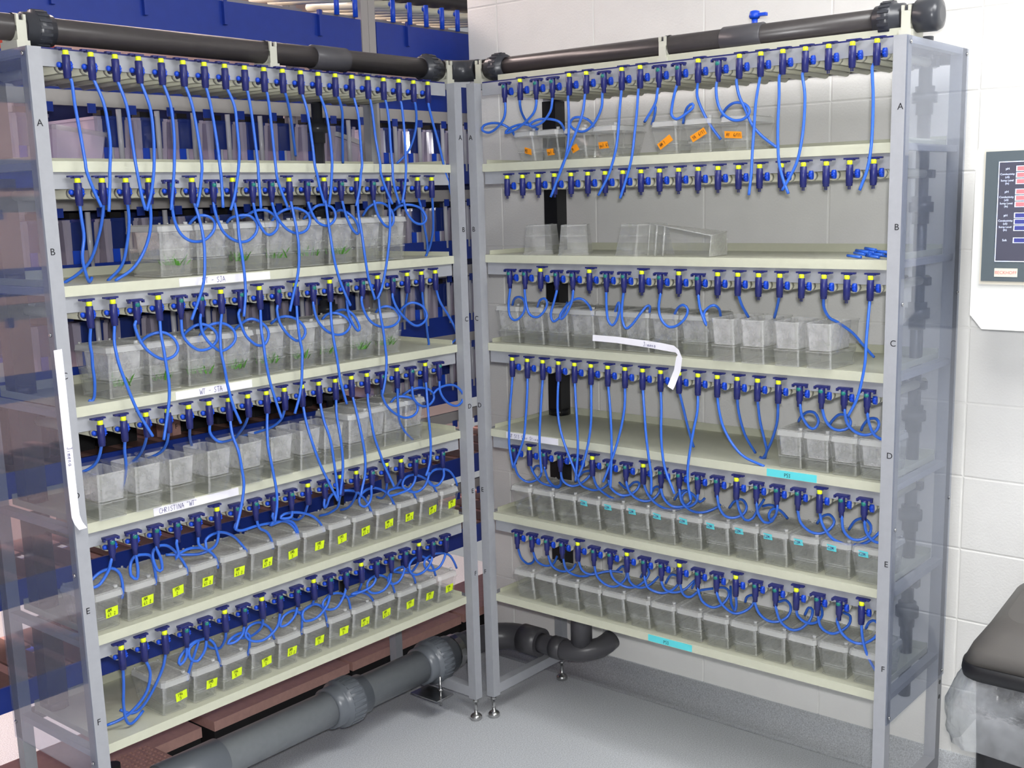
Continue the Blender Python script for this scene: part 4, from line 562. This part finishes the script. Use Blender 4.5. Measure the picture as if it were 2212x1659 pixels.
# ------------------------------------------------------------------ dark supply pipe along the top of both racks
def union_prof(r): return [(0, r + .001), (0, r + .006), (.022, r + .007), (.023, r + .013), (.05, r + .013), (.052, r + .007), (.066, r + .006), (.066, r + .001)]
def ribbed(bm, p, ax, r, n=18, L=.027, off=.023):
    p = Vector(p); t = Vector(ax); u, v = frame_of(t)
    for i in range(n):
        a = 2 * math.pi * i / n; d = u * math.cos(a) + v * math.sin(a); w = t.cross(d) * .003
        c0 = p + t * off + d * (r + .0125); c1 = c0 + t * L
        q = [c0 - w, c0 + w, c1 + w, c1 - w]; o = d * .0022
        lo = [bm.verts.new(x) for x in q]; hi = [bm.verts.new(x + o) for x in q]; bm.faces.new(hi)
        for k in range(4): bm.faces.new((lo[k], lo[(k + 1) % 4], hi[(k + 1) % 4], hi[k]))
H = empty('supply_pipe', (0, 0, 2.03)); zc = .04; r0 = .0285
obj('pipe', lambda bm: cyl(bm, (-.08, -.075, zc), (-.08, 1.31, zc), r0, 28), 'pvc', H)
obj('pipe', lambda bm: cyl(bm, (-.012, -.14, zc), (2.3, -.14, zc), r0, 28), 'pvc', H)
def elbow(bm):
    P = [Vector((-.005, -.14, zc))] + [Vector((-.012 - .065 * math.sin(a) , -.075 - .065 * math.cos(a), zc)) for a in [i * math.pi / 16 for i in range(9)]] + [Vector((-.077, -.07, zc))]
    sweep(bm, P, r0 + .004, 20)
obj('elbow', elbow, 'pvc2', H)
for p, ax in (((-.08, -.022, zc), (0, 1, 0)), ((-.08, 1.262, zc), (0, -1, 0)), ((.038, -.14, zc), (1, 0, 0)), ((1.335, -.14, zc), (-1, 0, 0))):
    obj('union', lambda bm: (lathe(bm, p, ax, union_prof(r0), 28), ribbed(bm, p, ax, r0)), 'pvc2', H)
for a, b in (((-.08, .784, zc), (-.08, .9, zc)), ((.404, -.14, zc), (.525, -.14, zc))):
    obj('coupling', lambda bm: cyl(bm, a, b, r0 + .0045, 28, cham=.002), 'pvc3', H)
obj('end_cap', lambda bm: lathe(bm, (-.08, 1.292, zc), (0, 1, 0), [(0, r0 + .003), (.002, r0 + .008), (.045, r0 + .009), (.056, r0 + .004), (.06, r0 - .01)], 28), 'pvc2', H)
def clamp(ax):
    def f(bm):
        w = .011
        def bx(l0, l1, h0, h1, z0, z1):
            box(bm, h0, h1, l0, l1, z0, z1) if ax == 'y' else box(bm, l0, l1, h0, h1, z0, z1)
        bx(-w, w, .029, .034, -.048, .012); bx(-w, -w + .006, .029, .035, .012, .024); bx(w - .006, w, .029, .035, .012, .024)
        bx(-w, w, -.034, -.029, -.048, .02); bx(-w - .004, w + .004, -.036, .037, -.05, -.03)
        n = 10
        for i in range(n):
            a0, a1 = math.pi + math.pi * i / n, math.pi + math.pi * (i + 1) / n
            for l0, l1 in ((-w, w),):
                q = []
                for (a, rr) in ((a0, .0288), (a1, .0288), (a1, .033), (a0, .033)):
                    q.append((rr * math.cos(a), rr * math.sin(a)))
                A = [bm.verts.new((h, l0, z) if ax == 'y' else (l0, h, z)) for h, z in q]; B = [bm.verts.new((h, l1, z) if ax == 'y' else (l1, h, z)) for h, z in q]
                for k in range(4): bm.faces.new((A[k], A[(k + 1) % 4], B[(k + 1) % 4], B[k]))
                bm.faces.new(A[::-1]); bm.faces.new(B)
    return f
def strap(ax):
    def f(bm):
        n = 12
        for i in range(n):
            a0, a1 = math.pi * i / n, math.pi * (i + 1) / n
            A = []
            for l in (-.006, .006):
                for a in (a0, a1):
                    h, z = .0305 * math.cos(a), .0305 * math.sin(a); A.append(bm.verts.new((h, l, z) if ax == 'y' else (l, h, z)))
            bm.faces.new((A[0], A[1], A[3], A[2]))
    return f
for y in (-.045, .615, 1.279):
    q = obj('pipe_clamp', clamp('y'), 'clampw', H, loc=(-.08, y, zc)); obj('strap', strap('y'), 'pvc2', q)
for x in (1.352, .679, .014):
    q = obj('pipe_clamp', clamp('x'), 'clampw', H, loc=(x, -.14, zc)); obj('strap', strap('x'), 'pvc2', q)
def tap(bm):
    cyl(bm, (0, 0, .028), (0, 0, .05), .008, 10); lathe(bm, (0, 0, .05), (0, 0, 1), [(0, .012), (.006, .015), (.018, .012), (.02, .006)], 14); box(bm, -.006, .006, 0, .034, .054, .062)
q = obj('tap_handle', tap, 'knob', H, loc=(-.12, .85, zc)); q['label'] = 'blue tap handle'
tag(H, 'dark grey plastic supply pipe running along the tops of both racks', 'pipe')
# ------------------------------------------------------------------ big drain pipe on the floor under the left rack
B = empty('drain_pipe', (0, -.22, 0)); rz_ = .168; R1 = .054
obj('pipe', lambda bm: cyl(bm, (-.06, 0, rz_), (2.2, 0, rz_), R1, 36), 'slate', B)
def bigunion(x):
    def f(bm):
        lathe(bm, (x, 0, rz_), (1, 0, 0), [(0, R1 + .001), (0, R1 + .008), (.035, R1 + .008), (.036, R1 + .013), (.04, R1 + .0195), (.1, R1 + .0195), (.103, R1 + .011), (.108, R1 + .01), (.14, R1 + .009), (.14, R1 + .001)], 40)
        n = 26
        for i in range(n):
            a = 2 * math.pi * i / n; d = Vector((0, math.cos(a), math.sin(a))); w = Vector((0, -math.sin(a), math.cos(a))) * .0045
            c0 = Vector((x + .046, 0, rz_)) + d * (R1 + .019); c1 = c0 + Vector((.046, 0, 0)); qs = [c0 - w, c0 + w, c1 + w, c1 - w]
            lo = [bm.verts.new(p) for p in qs]; hi = [bm.verts.new(p + d * .0022) for p in qs]; bm.faces.new(hi)
            for k in range(4): bm.faces.new((lo[k], lo[(k + 1) % 4], hi[(k + 1) % 4], hi[k]))
    return f
for x in (.4, .005): obj('union', bigunion(x), 'slate2', B)
obj('coupling', lambda bm: cyl(bm, (.93, 0, rz_), (1.12, 0, rz_), R1 + .006, 36, cham=.002), 'slate2', B)
def bracket(bm):
    for i in range(16):
        a0, a1 = 2 * math.pi * i / 16, 2 * math.pi * (i + 1) / 16; A = []
        for x in (-.03, -.005):
            for a in (a0, a1): A.append(bm.verts.new((x, (R1 + .004) * math.cos(a), rz_ + (R1 + .004) * math.sin(a))))
        bm.faces.new((A[0], A[1], A[3], A[2]))
def hanger(bm):
    cyl(bm, (.13, .08, .05), (.13, .08, .15), .004, 8); cyl(bm, (.13, .08, .1), (.13, .08, .108), .009, 6); box(bm, .09, .17, -.02, .1, .078, .082)
obj('steel_strap', bracket, 'steel', B); obj('hanger_bolt', hanger, 'steel', B)
def outlet(bm):
    P = [Vector(p) for p in ((-.05, 0, .17), (-.12, 0, .17), (-.19, .02, .17), (-.24, .08, .17), (-.25, .16, .17))]
    sweep(bm, spline(P, .02), .046, 20)
    P = [Vector(p) for p in ((-.25, .2, .17), (-.25, .3, .17), (-.26, .36, .175), (-.31, .41, .185), (-.36, .42, .2))]
    cyl(bm, (-.25, .12, .17), (-.25, .2, .17), .05, 24); sweep(bm, spline(P, .02), .034, 20)
    cyl(bm, (-.25, .255, .17), (-.25, .3, .17), .0385, 24); cyl(bm, (-.27, .36, .19), (-.27, .36, .36), .036, 20)
obj('outlet_bend', outlet, 'pvc3', B)
tag(B, 'wide slate grey drain pipe with ribbed unions lying under the left rack', 'pipe')
def trough(bm):
    box(bm, 0, .055, -.1, .25, .2, .215)
# ------------------------------------------------------------------ blue racks behind
Y0 = -.56
BG = empty('storage_rack', (0, Y0, 0))
BZ = [1.81, 1.535, 1.26, 1.008, .717, .437]
for x in (-.0865, -.118, 2.1, 2.132):
    obj('post', lambda bm: box(bm, x, x + .03, -.03, 0, .1405, 2.75), 'bgpost', BG)
    obj('post', lambda bm: box(bm, x, x + .03, -.43, -.4, 0, 2.75), 'bgpost', BG)
SEG = ((-.052, 2.095), (-1.3, -.122))
clipm = mesh('rail_clip', lambda bm: box(bm, -.0115, .0115, 0, .004, -.022, .003), 'blue')
for a, b in SEG:
    for i, z in enumerate(BZ):
        if not (i >= 3 and a > -1):
            obj('label_rail', lambda bm: box(bm, a, b, -.012, 0, z + .142, z + .182), 'bgpost', BG)
            x = a + .02
            while x < b - .03: put('rail_clip', clipm, BG, (x, 0, z + .146)); x += .1215
        obj('tray_front', lambda bm: (box(bm, a, b, -.008, 0, z - .07, z), box(bm, a, b, -.4, -.008, z - .072, z - .068)), 'blue', BG)
        if i >= 3:
            x = a + .005
            while x < b - .12:
                obj('slot_plate', lambda bm: box(bm, 0, .086, -.39 if i > 3 else -.3, -.014, -.014, -.004), 'brownd', BG, loc=(x, 0, z))
                obj('slot_strip', lambda bm: (box(bm, .09, .118, -.2, -.03, -.016, -.007), box(bm, .09, .118, -.39, -.26, -.016, -.007)), 'brown', BG, loc=(x, 0, z)); x += .1215
    obj('back_panel', lambda bm: box(bm, a, min(b, 1.12), -.43, -.425, 1.26, 2.14), 'navyback', BG)
    obj('valance', lambda bm: box(bm, a, b, -.06, -.05, 1.992, 2.09), 'blue', BG)
    zt, zb = (2.272, 2.168)
    obj('header_trough', lambda bm: (box(bm, a, b, -.012, 0, zb, zt), box(bm, a, b, -.3, -.012, zb, zb + .01)), 'blue', BG)
    for x in ((1.29, 1.02, .748, .484, .122) if a > -1 else (-.27, -.62)): obj('trough_rib', lambda bm: box(bm, x, x + .012, 0, .012, 2.204, zt + .012), 'blue', BG)
    obj('top_pipe', lambda bm: cyl(bm, (a, -.2, 2.42), (b, -.2, 2.42), .03, 20), 'pvc', BG)
    obj('top_rail', lambda bm: box(bm, a, b, -.33, -.29, 2.3, 2.34), 'bgpost', BG)
tag(BG, 'tall storage rack with blue troughs and trays behind the left rack', 'rack')
bs = mesh('spur_pipe', lambda bm: cyl(bm, (0, .0, 0), (0, -.42, .04), .0125, 10), 'pipe_cream')
bv = mesh('valve_body', lambda bm: (cyl(bm, (0, .012, -.06), (0, .012, .012), .0085, 10), cyl(bm, (0, -.01, 0), (0, .012, 0), .008, 10)), 'knob')
bt = mesh('valve_tip', lambda bm: lathe(bm, (-.012, .0, .004), (-1, .3, 0), [(0, .007), (.006, .007), (.009, .003)], 10), 'steel')
n = 0
for i in range(15):
    x = .01 - .1 * i * .8 - (.09 if i > 1 else 0) + .0
    if x < -.95: break
    v = empty('rack_valve', (x + .05, Y0 + .0, 2.335)); put('spur_pipe', bs, v); put('valve_body', bv, v); put('valve_tip', bt, v)
    tag(v, 'blue valve on a spur pipe, %s from the left above the far blue troughs' % ORD[n], 'valve', 'valves above the blue troughs'); n += 1
# housing tanks on the storage rack
def cup(bm):
    R = [octo(.08, .07, .012, .066, -.002), octo(.086, .075, .012, .14, -.003), octo(.091, .08, .012, .141, -.005), octo(.091, .08, .012, .15, -.005)]
    loft(bm, R, 0, None, True, False)
def hbody(bm): loft(bm, [octo(.096, .26, .006, .002, .006), octo(.108, .27, .006, .14, 0), octo(.112, .275, .006, .14, -.002), octo(.112, .275, .006, .148, -.002)], 0, None, True, True)
HM = dict(body=mesh('body', hbody, 'bgtank'), cup=mesh('cup', cup, 'cup'), rod=mesh('overflow_rod', lambda bm: (cyl(bm, (.012, -.01, .004), (.012, -.01, .168), .0075, 12), cyl(bm, (-.012, -.004, .004), (-.012, -.004, .066), .004, 8)), 'rod'),
          strip=mesh('back_strip', lambda bm: box(bm, -.035, -.012, -.002, .002, .006, .066), 'knob'), knob=mesh('lid_knob', lambda bm: (box(bm, -.03, .004, .01, .05, .15, .166),), 'dark'))
def housing(x, i, lab, grp):
    t = empty('housing_tank', (x, Y0 - .015, BZ[i] - .03), math.pi)
    for nme, me in HM.items(): put({'body': 'body', 'cup': 'cup', 'rod': 'overflow_rod', 'strip': 'back_strip', 'knob': 'lid_knob'}[nme], me, t)
    tag(t, lab, 'tank', grp)
for (x, z, w_, h_, lab) in ((1.215, 1.85, .17, .2, 'milky storage bin behind the left smoked panel, level with shelf A'), (1.225, 1.56, .2, .2, 'milky storage bin behind the left smoked panel, level with shelf B')):
    t = empty('storage_bin', (x, Y0 - .03, z - .045), math.pi)
    obj('body', lambda bm: loft(bm, [octo(w_ * .9, .3, .01, 0, .01), octo(w_, .32, .01, h_, 0)], 0, None, True, False), 'tubw', t)
    obj('rim', lambda bm: loft(bm, [octo(w_ + .008, .328, .01, h_ - .012, -.004), octo(w_ + .008, .328, .01, h_, -.004), octo(w_ - .008, .312, .01, h_, .004)], 0, None, False, False), 'lidband', t)
    tag(t, lab, 'bin')
t = obj('red_box', lambda bm: (box(bm, 0, .16, -.12, 0, 0, .035), box(bm, -.002, .162, -.122, .002, .028, .037)), 'redbox', None, loc=(1.0, Y0 - .05, 2.0905)); tag(t, 'flat red box lying behind the dark supply pipe at the upper left', 'box')
ROWN = ['top', 'second', 'third', 'fourth']
for i in range(3):
    k = 0
    for j in range(11):
        x = .152 + .1195 * (9 - j)
        if i == 0 and 9 - j == 7: continue
        if x > (1.3 if i == 2 else 1.12): continue
        housing(x, i, 'blue-cupped tank behind, %s from the left in the left bay\'s %s row' % (ORD[k], ROWN[i]), 'housing tanks on the storage rack'); k += 1
for i in range(4):
    for j in range(6):
        housing(-.18 - .118 * j, i, 'blue-cupped tank behind, %s from the left in the right bay\'s %s row' % (ORD[j], ROWN[i]), 'housing tanks on the storage rack')
for sx, rl, nm in ((.985, .12, 'tilted empty clear box between the blue-cupped tanks behind the left rack\'s shelf A'),):
    t = empty('clear_box', (sx, Y0 - .01, BZ[0] - .045), math.pi); t.rotation_euler = (0, rl, math.pi)
    obj('body', lambda bm: loft(bm, [octo(.135, .2, .008, 0, .004), octo(.155, .21, .008, .12, 0), octo(.16, .215, .008, .12, -.003), octo(.16, .215, .008, .128, -.003)], 0, None, True, False), 'bgtank', t)
    obj('rim', lambda bm: loft(bm, [octo(.163, .22, .008, .116, -.005), octo(.163, .22, .008, .13, -.005)], 0, None, False, False), 'tank_edge', t)
    tag(t, nm, 'box')
t = empty('clear_box', (.045, Y0 - .01, BZ[0] - .045)); t.rotation_euler = (0, .25, math.pi)
obj('body', lambda bm: loft(bm, [octo(.1, .2, .006, 0, .004), octo(.112, .21, .006, .11, 0), octo(.118, .215, .006, .118, -.003)], 0, None, True, False), 'bgtank', t)
obj('lid', lambda bm: loft(bm, [octo(.12, .22, .006, .12, -.004), octo(.12, .22, .006, .135, -.004)], 0, None, True, True), 'lidband', t)
tag(t, 'leaning clear box with lid beside the grey posts behind shelf A', 'box')
# black bins standing on the slotted shelf behind shelf D
for x in (.70, .733): obj('shelf_post', lambda bm: box(bm, x, x + .03, -.1, -.07, BZ[3] - .004, BZ[2] - .07), 'brown', BG)  # grey posts, warm light tint comes from the material colour
o = put('shelf_letter', LET['F'], BG, (.715, -.0692, 1.03)); o.rotation_euler = (math.pi / 2, 0, math.pi); o['label'] = 'black letter F'
blk = mesh('bin_body', lambda bm: loft(bm, [octo(.118, .24, .006, 0, .006), octo(.128, .25, .006, .17, 0)], 0, None, True, True), 'dark')
blr = mesh('bin_rim', lambda bm: loft(bm, [octo(.131, .256, .006, .155, -.003), octo(.131, .256, .006, .172, -.003)], 0, None, False, False), 'black')
n = 0
for x in [1.29, 1.155, 1.02, .885, .62, .485, .35, .215, .08]:
    t = empty('dark_bin', (x, Y0 - .095, BZ[3] - .0035), math.pi); put('bin_body', blk, t); put('bin_rim', blr, t)
    tag(t, 'black bin behind left rack\'s shelf D, %s from the left on the slotted shelf' % ORD[n], 'bin', 'black bins on the slotted shelf'); n += 1
# pink-brown channel cover on the floor behind the drain pipe, black parts beside it
def plinth(bm): box(bm, 0, .55, 0, .26, 0, .12)
for i in range(4):
    x0 = -.9 + .56 * i + (.03 if i > 2 else 0)
    P = empty('channel_cover', (x0, -.74, 0))
    obj('base', lambda bm: box(bm, 0, .54, .01, .25, 0, .108), 'dark', P); obj('lid', lambda bm: box(bm, 0, .545, 0, .26, .108, .14), 'brown', P)
    tag(P, 'pinkish brown channel cover on the floor under the racks, %s from the corner' % ORD[i], 'cover', 'channel covers')
def grate(bm):
    for i in range(12): box(bm, i * .0165, i * .0165 + .006, 0, .2, .0, .01)
    for j in range(13): box(bm, 0, .19, j * .0163, j * .0163 + .006, .0, .0095)
G = obj('drain_grate', grate, 'brown', None, loc=(.98, -.5, .14)); tag(G, 'small brown perforated drain grate at the lower left behind the pipe', 'grate')
def pump(bm):
    lathe(bm, (0, 0, .1), (1, 0, 0), [(0, .03), (.01, .06), (.12, .06), (.13, .045), (.17, .045), (.175, .02)], 20); box(bm, .02, .12, -.05, .05, 0, .06); cyl(bm, (.06, 0, .15), (.06, 0, .22), .02, 14)
for x, y, lab in ((1.12, -.34, 'black pump at the lower left beside the drain grate'), (1.36, -.58, 'black pump at the left edge outside the smoked panel')):
    p = empty('pump', (x, y, 0)); obj('motor', pump, 'black', p); obj('connector', lambda bm: cyl(bm, (.17, 0, .1), (.24, 0, .1), .018, 14), 'steel', p); tag(p, lab, 'pump')
# lidded tub seen through the smoked panel of the left rack
t = empty('storage_tub', (1.28, -.5, 1.255), math.pi)
obj('body', lambda bm: loft(bm, [octo(.075, .12, .012, 0, .004), octo(.09, .13, .012, .05, 0)], 0, None, True, False), 'white', t)
obj('lid', lambda bm: loft(bm, [octo(.094, .134, .012, .05, -.002), octo(.094, .134, .012, .062, -.002)], 0, None, True, True), 'knob', t)
tag(t, 'small white tub with blue lid seen through the left smoked panel', 'tub')
# ------------------------------------------------------------------ control panel on the wall
HB = empty('control_panel', (-.25, 1.385, 1.33))
def hbox(bm):
    P = [(.03, 0), (.48, 0), (.48, .47), (.03, .47), (.008, .455), (0, .425), (0, .035)]
    A = [bm.verts.new((-.2, y, z)) for y, z in P]; Bv = [bm.verts.new((0, y, z)) for y, z in P]; m = len(P)
    for i in range(m): bm.faces.new((A[i], A[(i + 1) % m], Bv[(i + 1) % m], Bv[i]))
    bm.faces.new(A[::-1]); bm.faces.new(Bv)
obj('housing', hbox, 'white', HB)
obj('surround', lambda bm: box(bm, .0, .006, .021, .46, .112, .436), 'logo_plate', HB)
bz = obj('bezel', lambda bm: box(bm, .006, .010, .026, .455, .12, .43), 'bezel', HB)
sc = obj('screen', lambda bm: box(bm, .010, .0112, .058, .42, .168, .405), 'screen', HB)
def frame(bm):
    for y0, y1, z0, z1 in ((.0575, .42, .1675, .1695), (.0575, .42, .4035, .4055), (.0575, .0592, .1675, .4055)): box(bm, .0112, .0116, y0, y1, z0, z1)
obj('screen_border', frame, 's_white', sc)
ZR = [.388, .373, .358, .334, .319, .304, .278, .263, .248, .219]
for i, z in enumerate(ZR):
    w = obj('value_field', lambda bm: box(bm, .0112, .0116, .098, .3, z - .0065, z + .0065), 's_white', sc)
    obj('field_fill', lambda bm: box(bm, .0116, .0119, .1005, .298, z - .005, z + .005), 's_red' if i < 6 else 's_blue', w)
    for dz, s, sz in {0: [(0, 'pH', .0075)], 1: [(.0025, 'Conductivity', .0065), (-.0045, '(uS)', .0065)], 2: [(.0025, 'Sump Level', .0065), (-.0045, '(In)', .0065)]}[i % 3] if i < 9 else [(0, 'Salt', .0075)]:
        o = put('screen_text', text_mesh(s, sz, 's_white'), sc, (.0116, .0785, z + dz)); o.rotation_euler = (math.pi / 2, 0, math.pi / 2)
pl = obj('logo_plate', lambda bm: box(bm, .010, .0112, .058, .112, .131, .1515), 'logo_plate', HB)
o = put('logo_text', text_mesh('BECKHOFF', .0105, 'logo_red'), pl, (.0114, .085, .141)); o.rotation_euler = (math.pi / 2, 0, math.pi / 2)
tag(HB, 'white wall-mounted control panel with touch screen at the right edge', 'control panel')
# ------------------------------------------------------------------ waste bin with a clear bag
BN = empty('waste_bin', (-.235, 1.62, 0))
def rr(w, d, r, z, n=5):
    out = []
    for cx, cy, a0 in ((w / 2 - r, d / 2 - r, 0), (-w / 2 + r, d / 2 - r, math.pi / 2), (-w / 2 + r, -d / 2 + r, math.pi), (w / 2 - r, -d / 2 + r, 1.5 * math.pi)):
        for i in range(n + 1): a = a0 + math.pi / 2 * i / n; out.append((cx + r * math.cos(a), cy + r * math.sin(a), z))
    return out
def rloft(bm, rings, cap0=True, cap1=True):
    R = [[bm.verts.new(p) for p in q] for q in rings]; m = len(R[0])
    for a, b in zip(R, R[1:]):
        for i in range(m): bm.faces.new((a[i], a[(i + 1) % m], b[(i + 1) % m], b[i])).smooth = True
    if cap0: bm.faces.new(R[0][::-1])
    if cap1: bm.faces.new(R[-1])
obj('body', lambda bm: rloft(bm, [rr(.27, .25, .05, 0), rr(.31, .28, .05, .5)]), 'black', BN)
def hood(bm):
    def prof(yw, z, xs): return [(x, y, z) for x, y in xs]
    # sloping dome: faceted hood, ridge towards the wall
    def ring(w, d, z, zo, sh): return [(x + sh, y, zz + zo * (.5 - x / w)) for x, y, zz in rr(w, d, .05, z)]
    rloft(bm, [ring(.385, .32, .535, .0, 0), ring(.36, .29, .57, .02, -.005), ring(.31, .235, .61, .045, -.015), ring(.26, .17, .635, .05, -.025)])
obj('lid_rim', lambda bm: rloft(bm, [rr(.39, .325, .06, .50), rr(.395, .33, .06, .515), rr(.39, .325, .06, .537)]), 'black', BN)
obj('lid', hood, 'lid_sheen', BN)
obj('flap', lambda bm: rloft(bm, [[(x, y, z + .05 * (.5 - x / .2)) for x, y, z in rr(.2, .19, .03, .63)], [(x - .01, y, z + .04 * (.5 - x / .2)) for x, y, z in rr(.15, .12, .03, .685)]]), 'lid_sheen', BN, loc=(-.03, .06, 0))
def bag(bm):
    rr_ = random.Random(5); rings = []
    for i in range(11):
        z = .50 - .019 * i; bulge = .03 + .028 * math.sin(math.pi * i / 11)
        base = rr(.31 + bulge * 2, .28 + bulge * 2, .07, z, 7); q = []
        for j, (x, y, zz) in enumerate(base):
            s = 1 + .035 * math.sin(j * 1.7 + i * .8) * (i / 10) + rr_.uniform(-.012, .012); q.append((x * s, y * s, zz + rr_.uniform(-.006, .006)))
        rings.append(q)
    rloft(bm, rings, False, False)
obj('bin_bag', bag, 'film', BN)
tag(BN, 'black waste bin with domed lid and clear plastic bag at the right edge', 'bin')
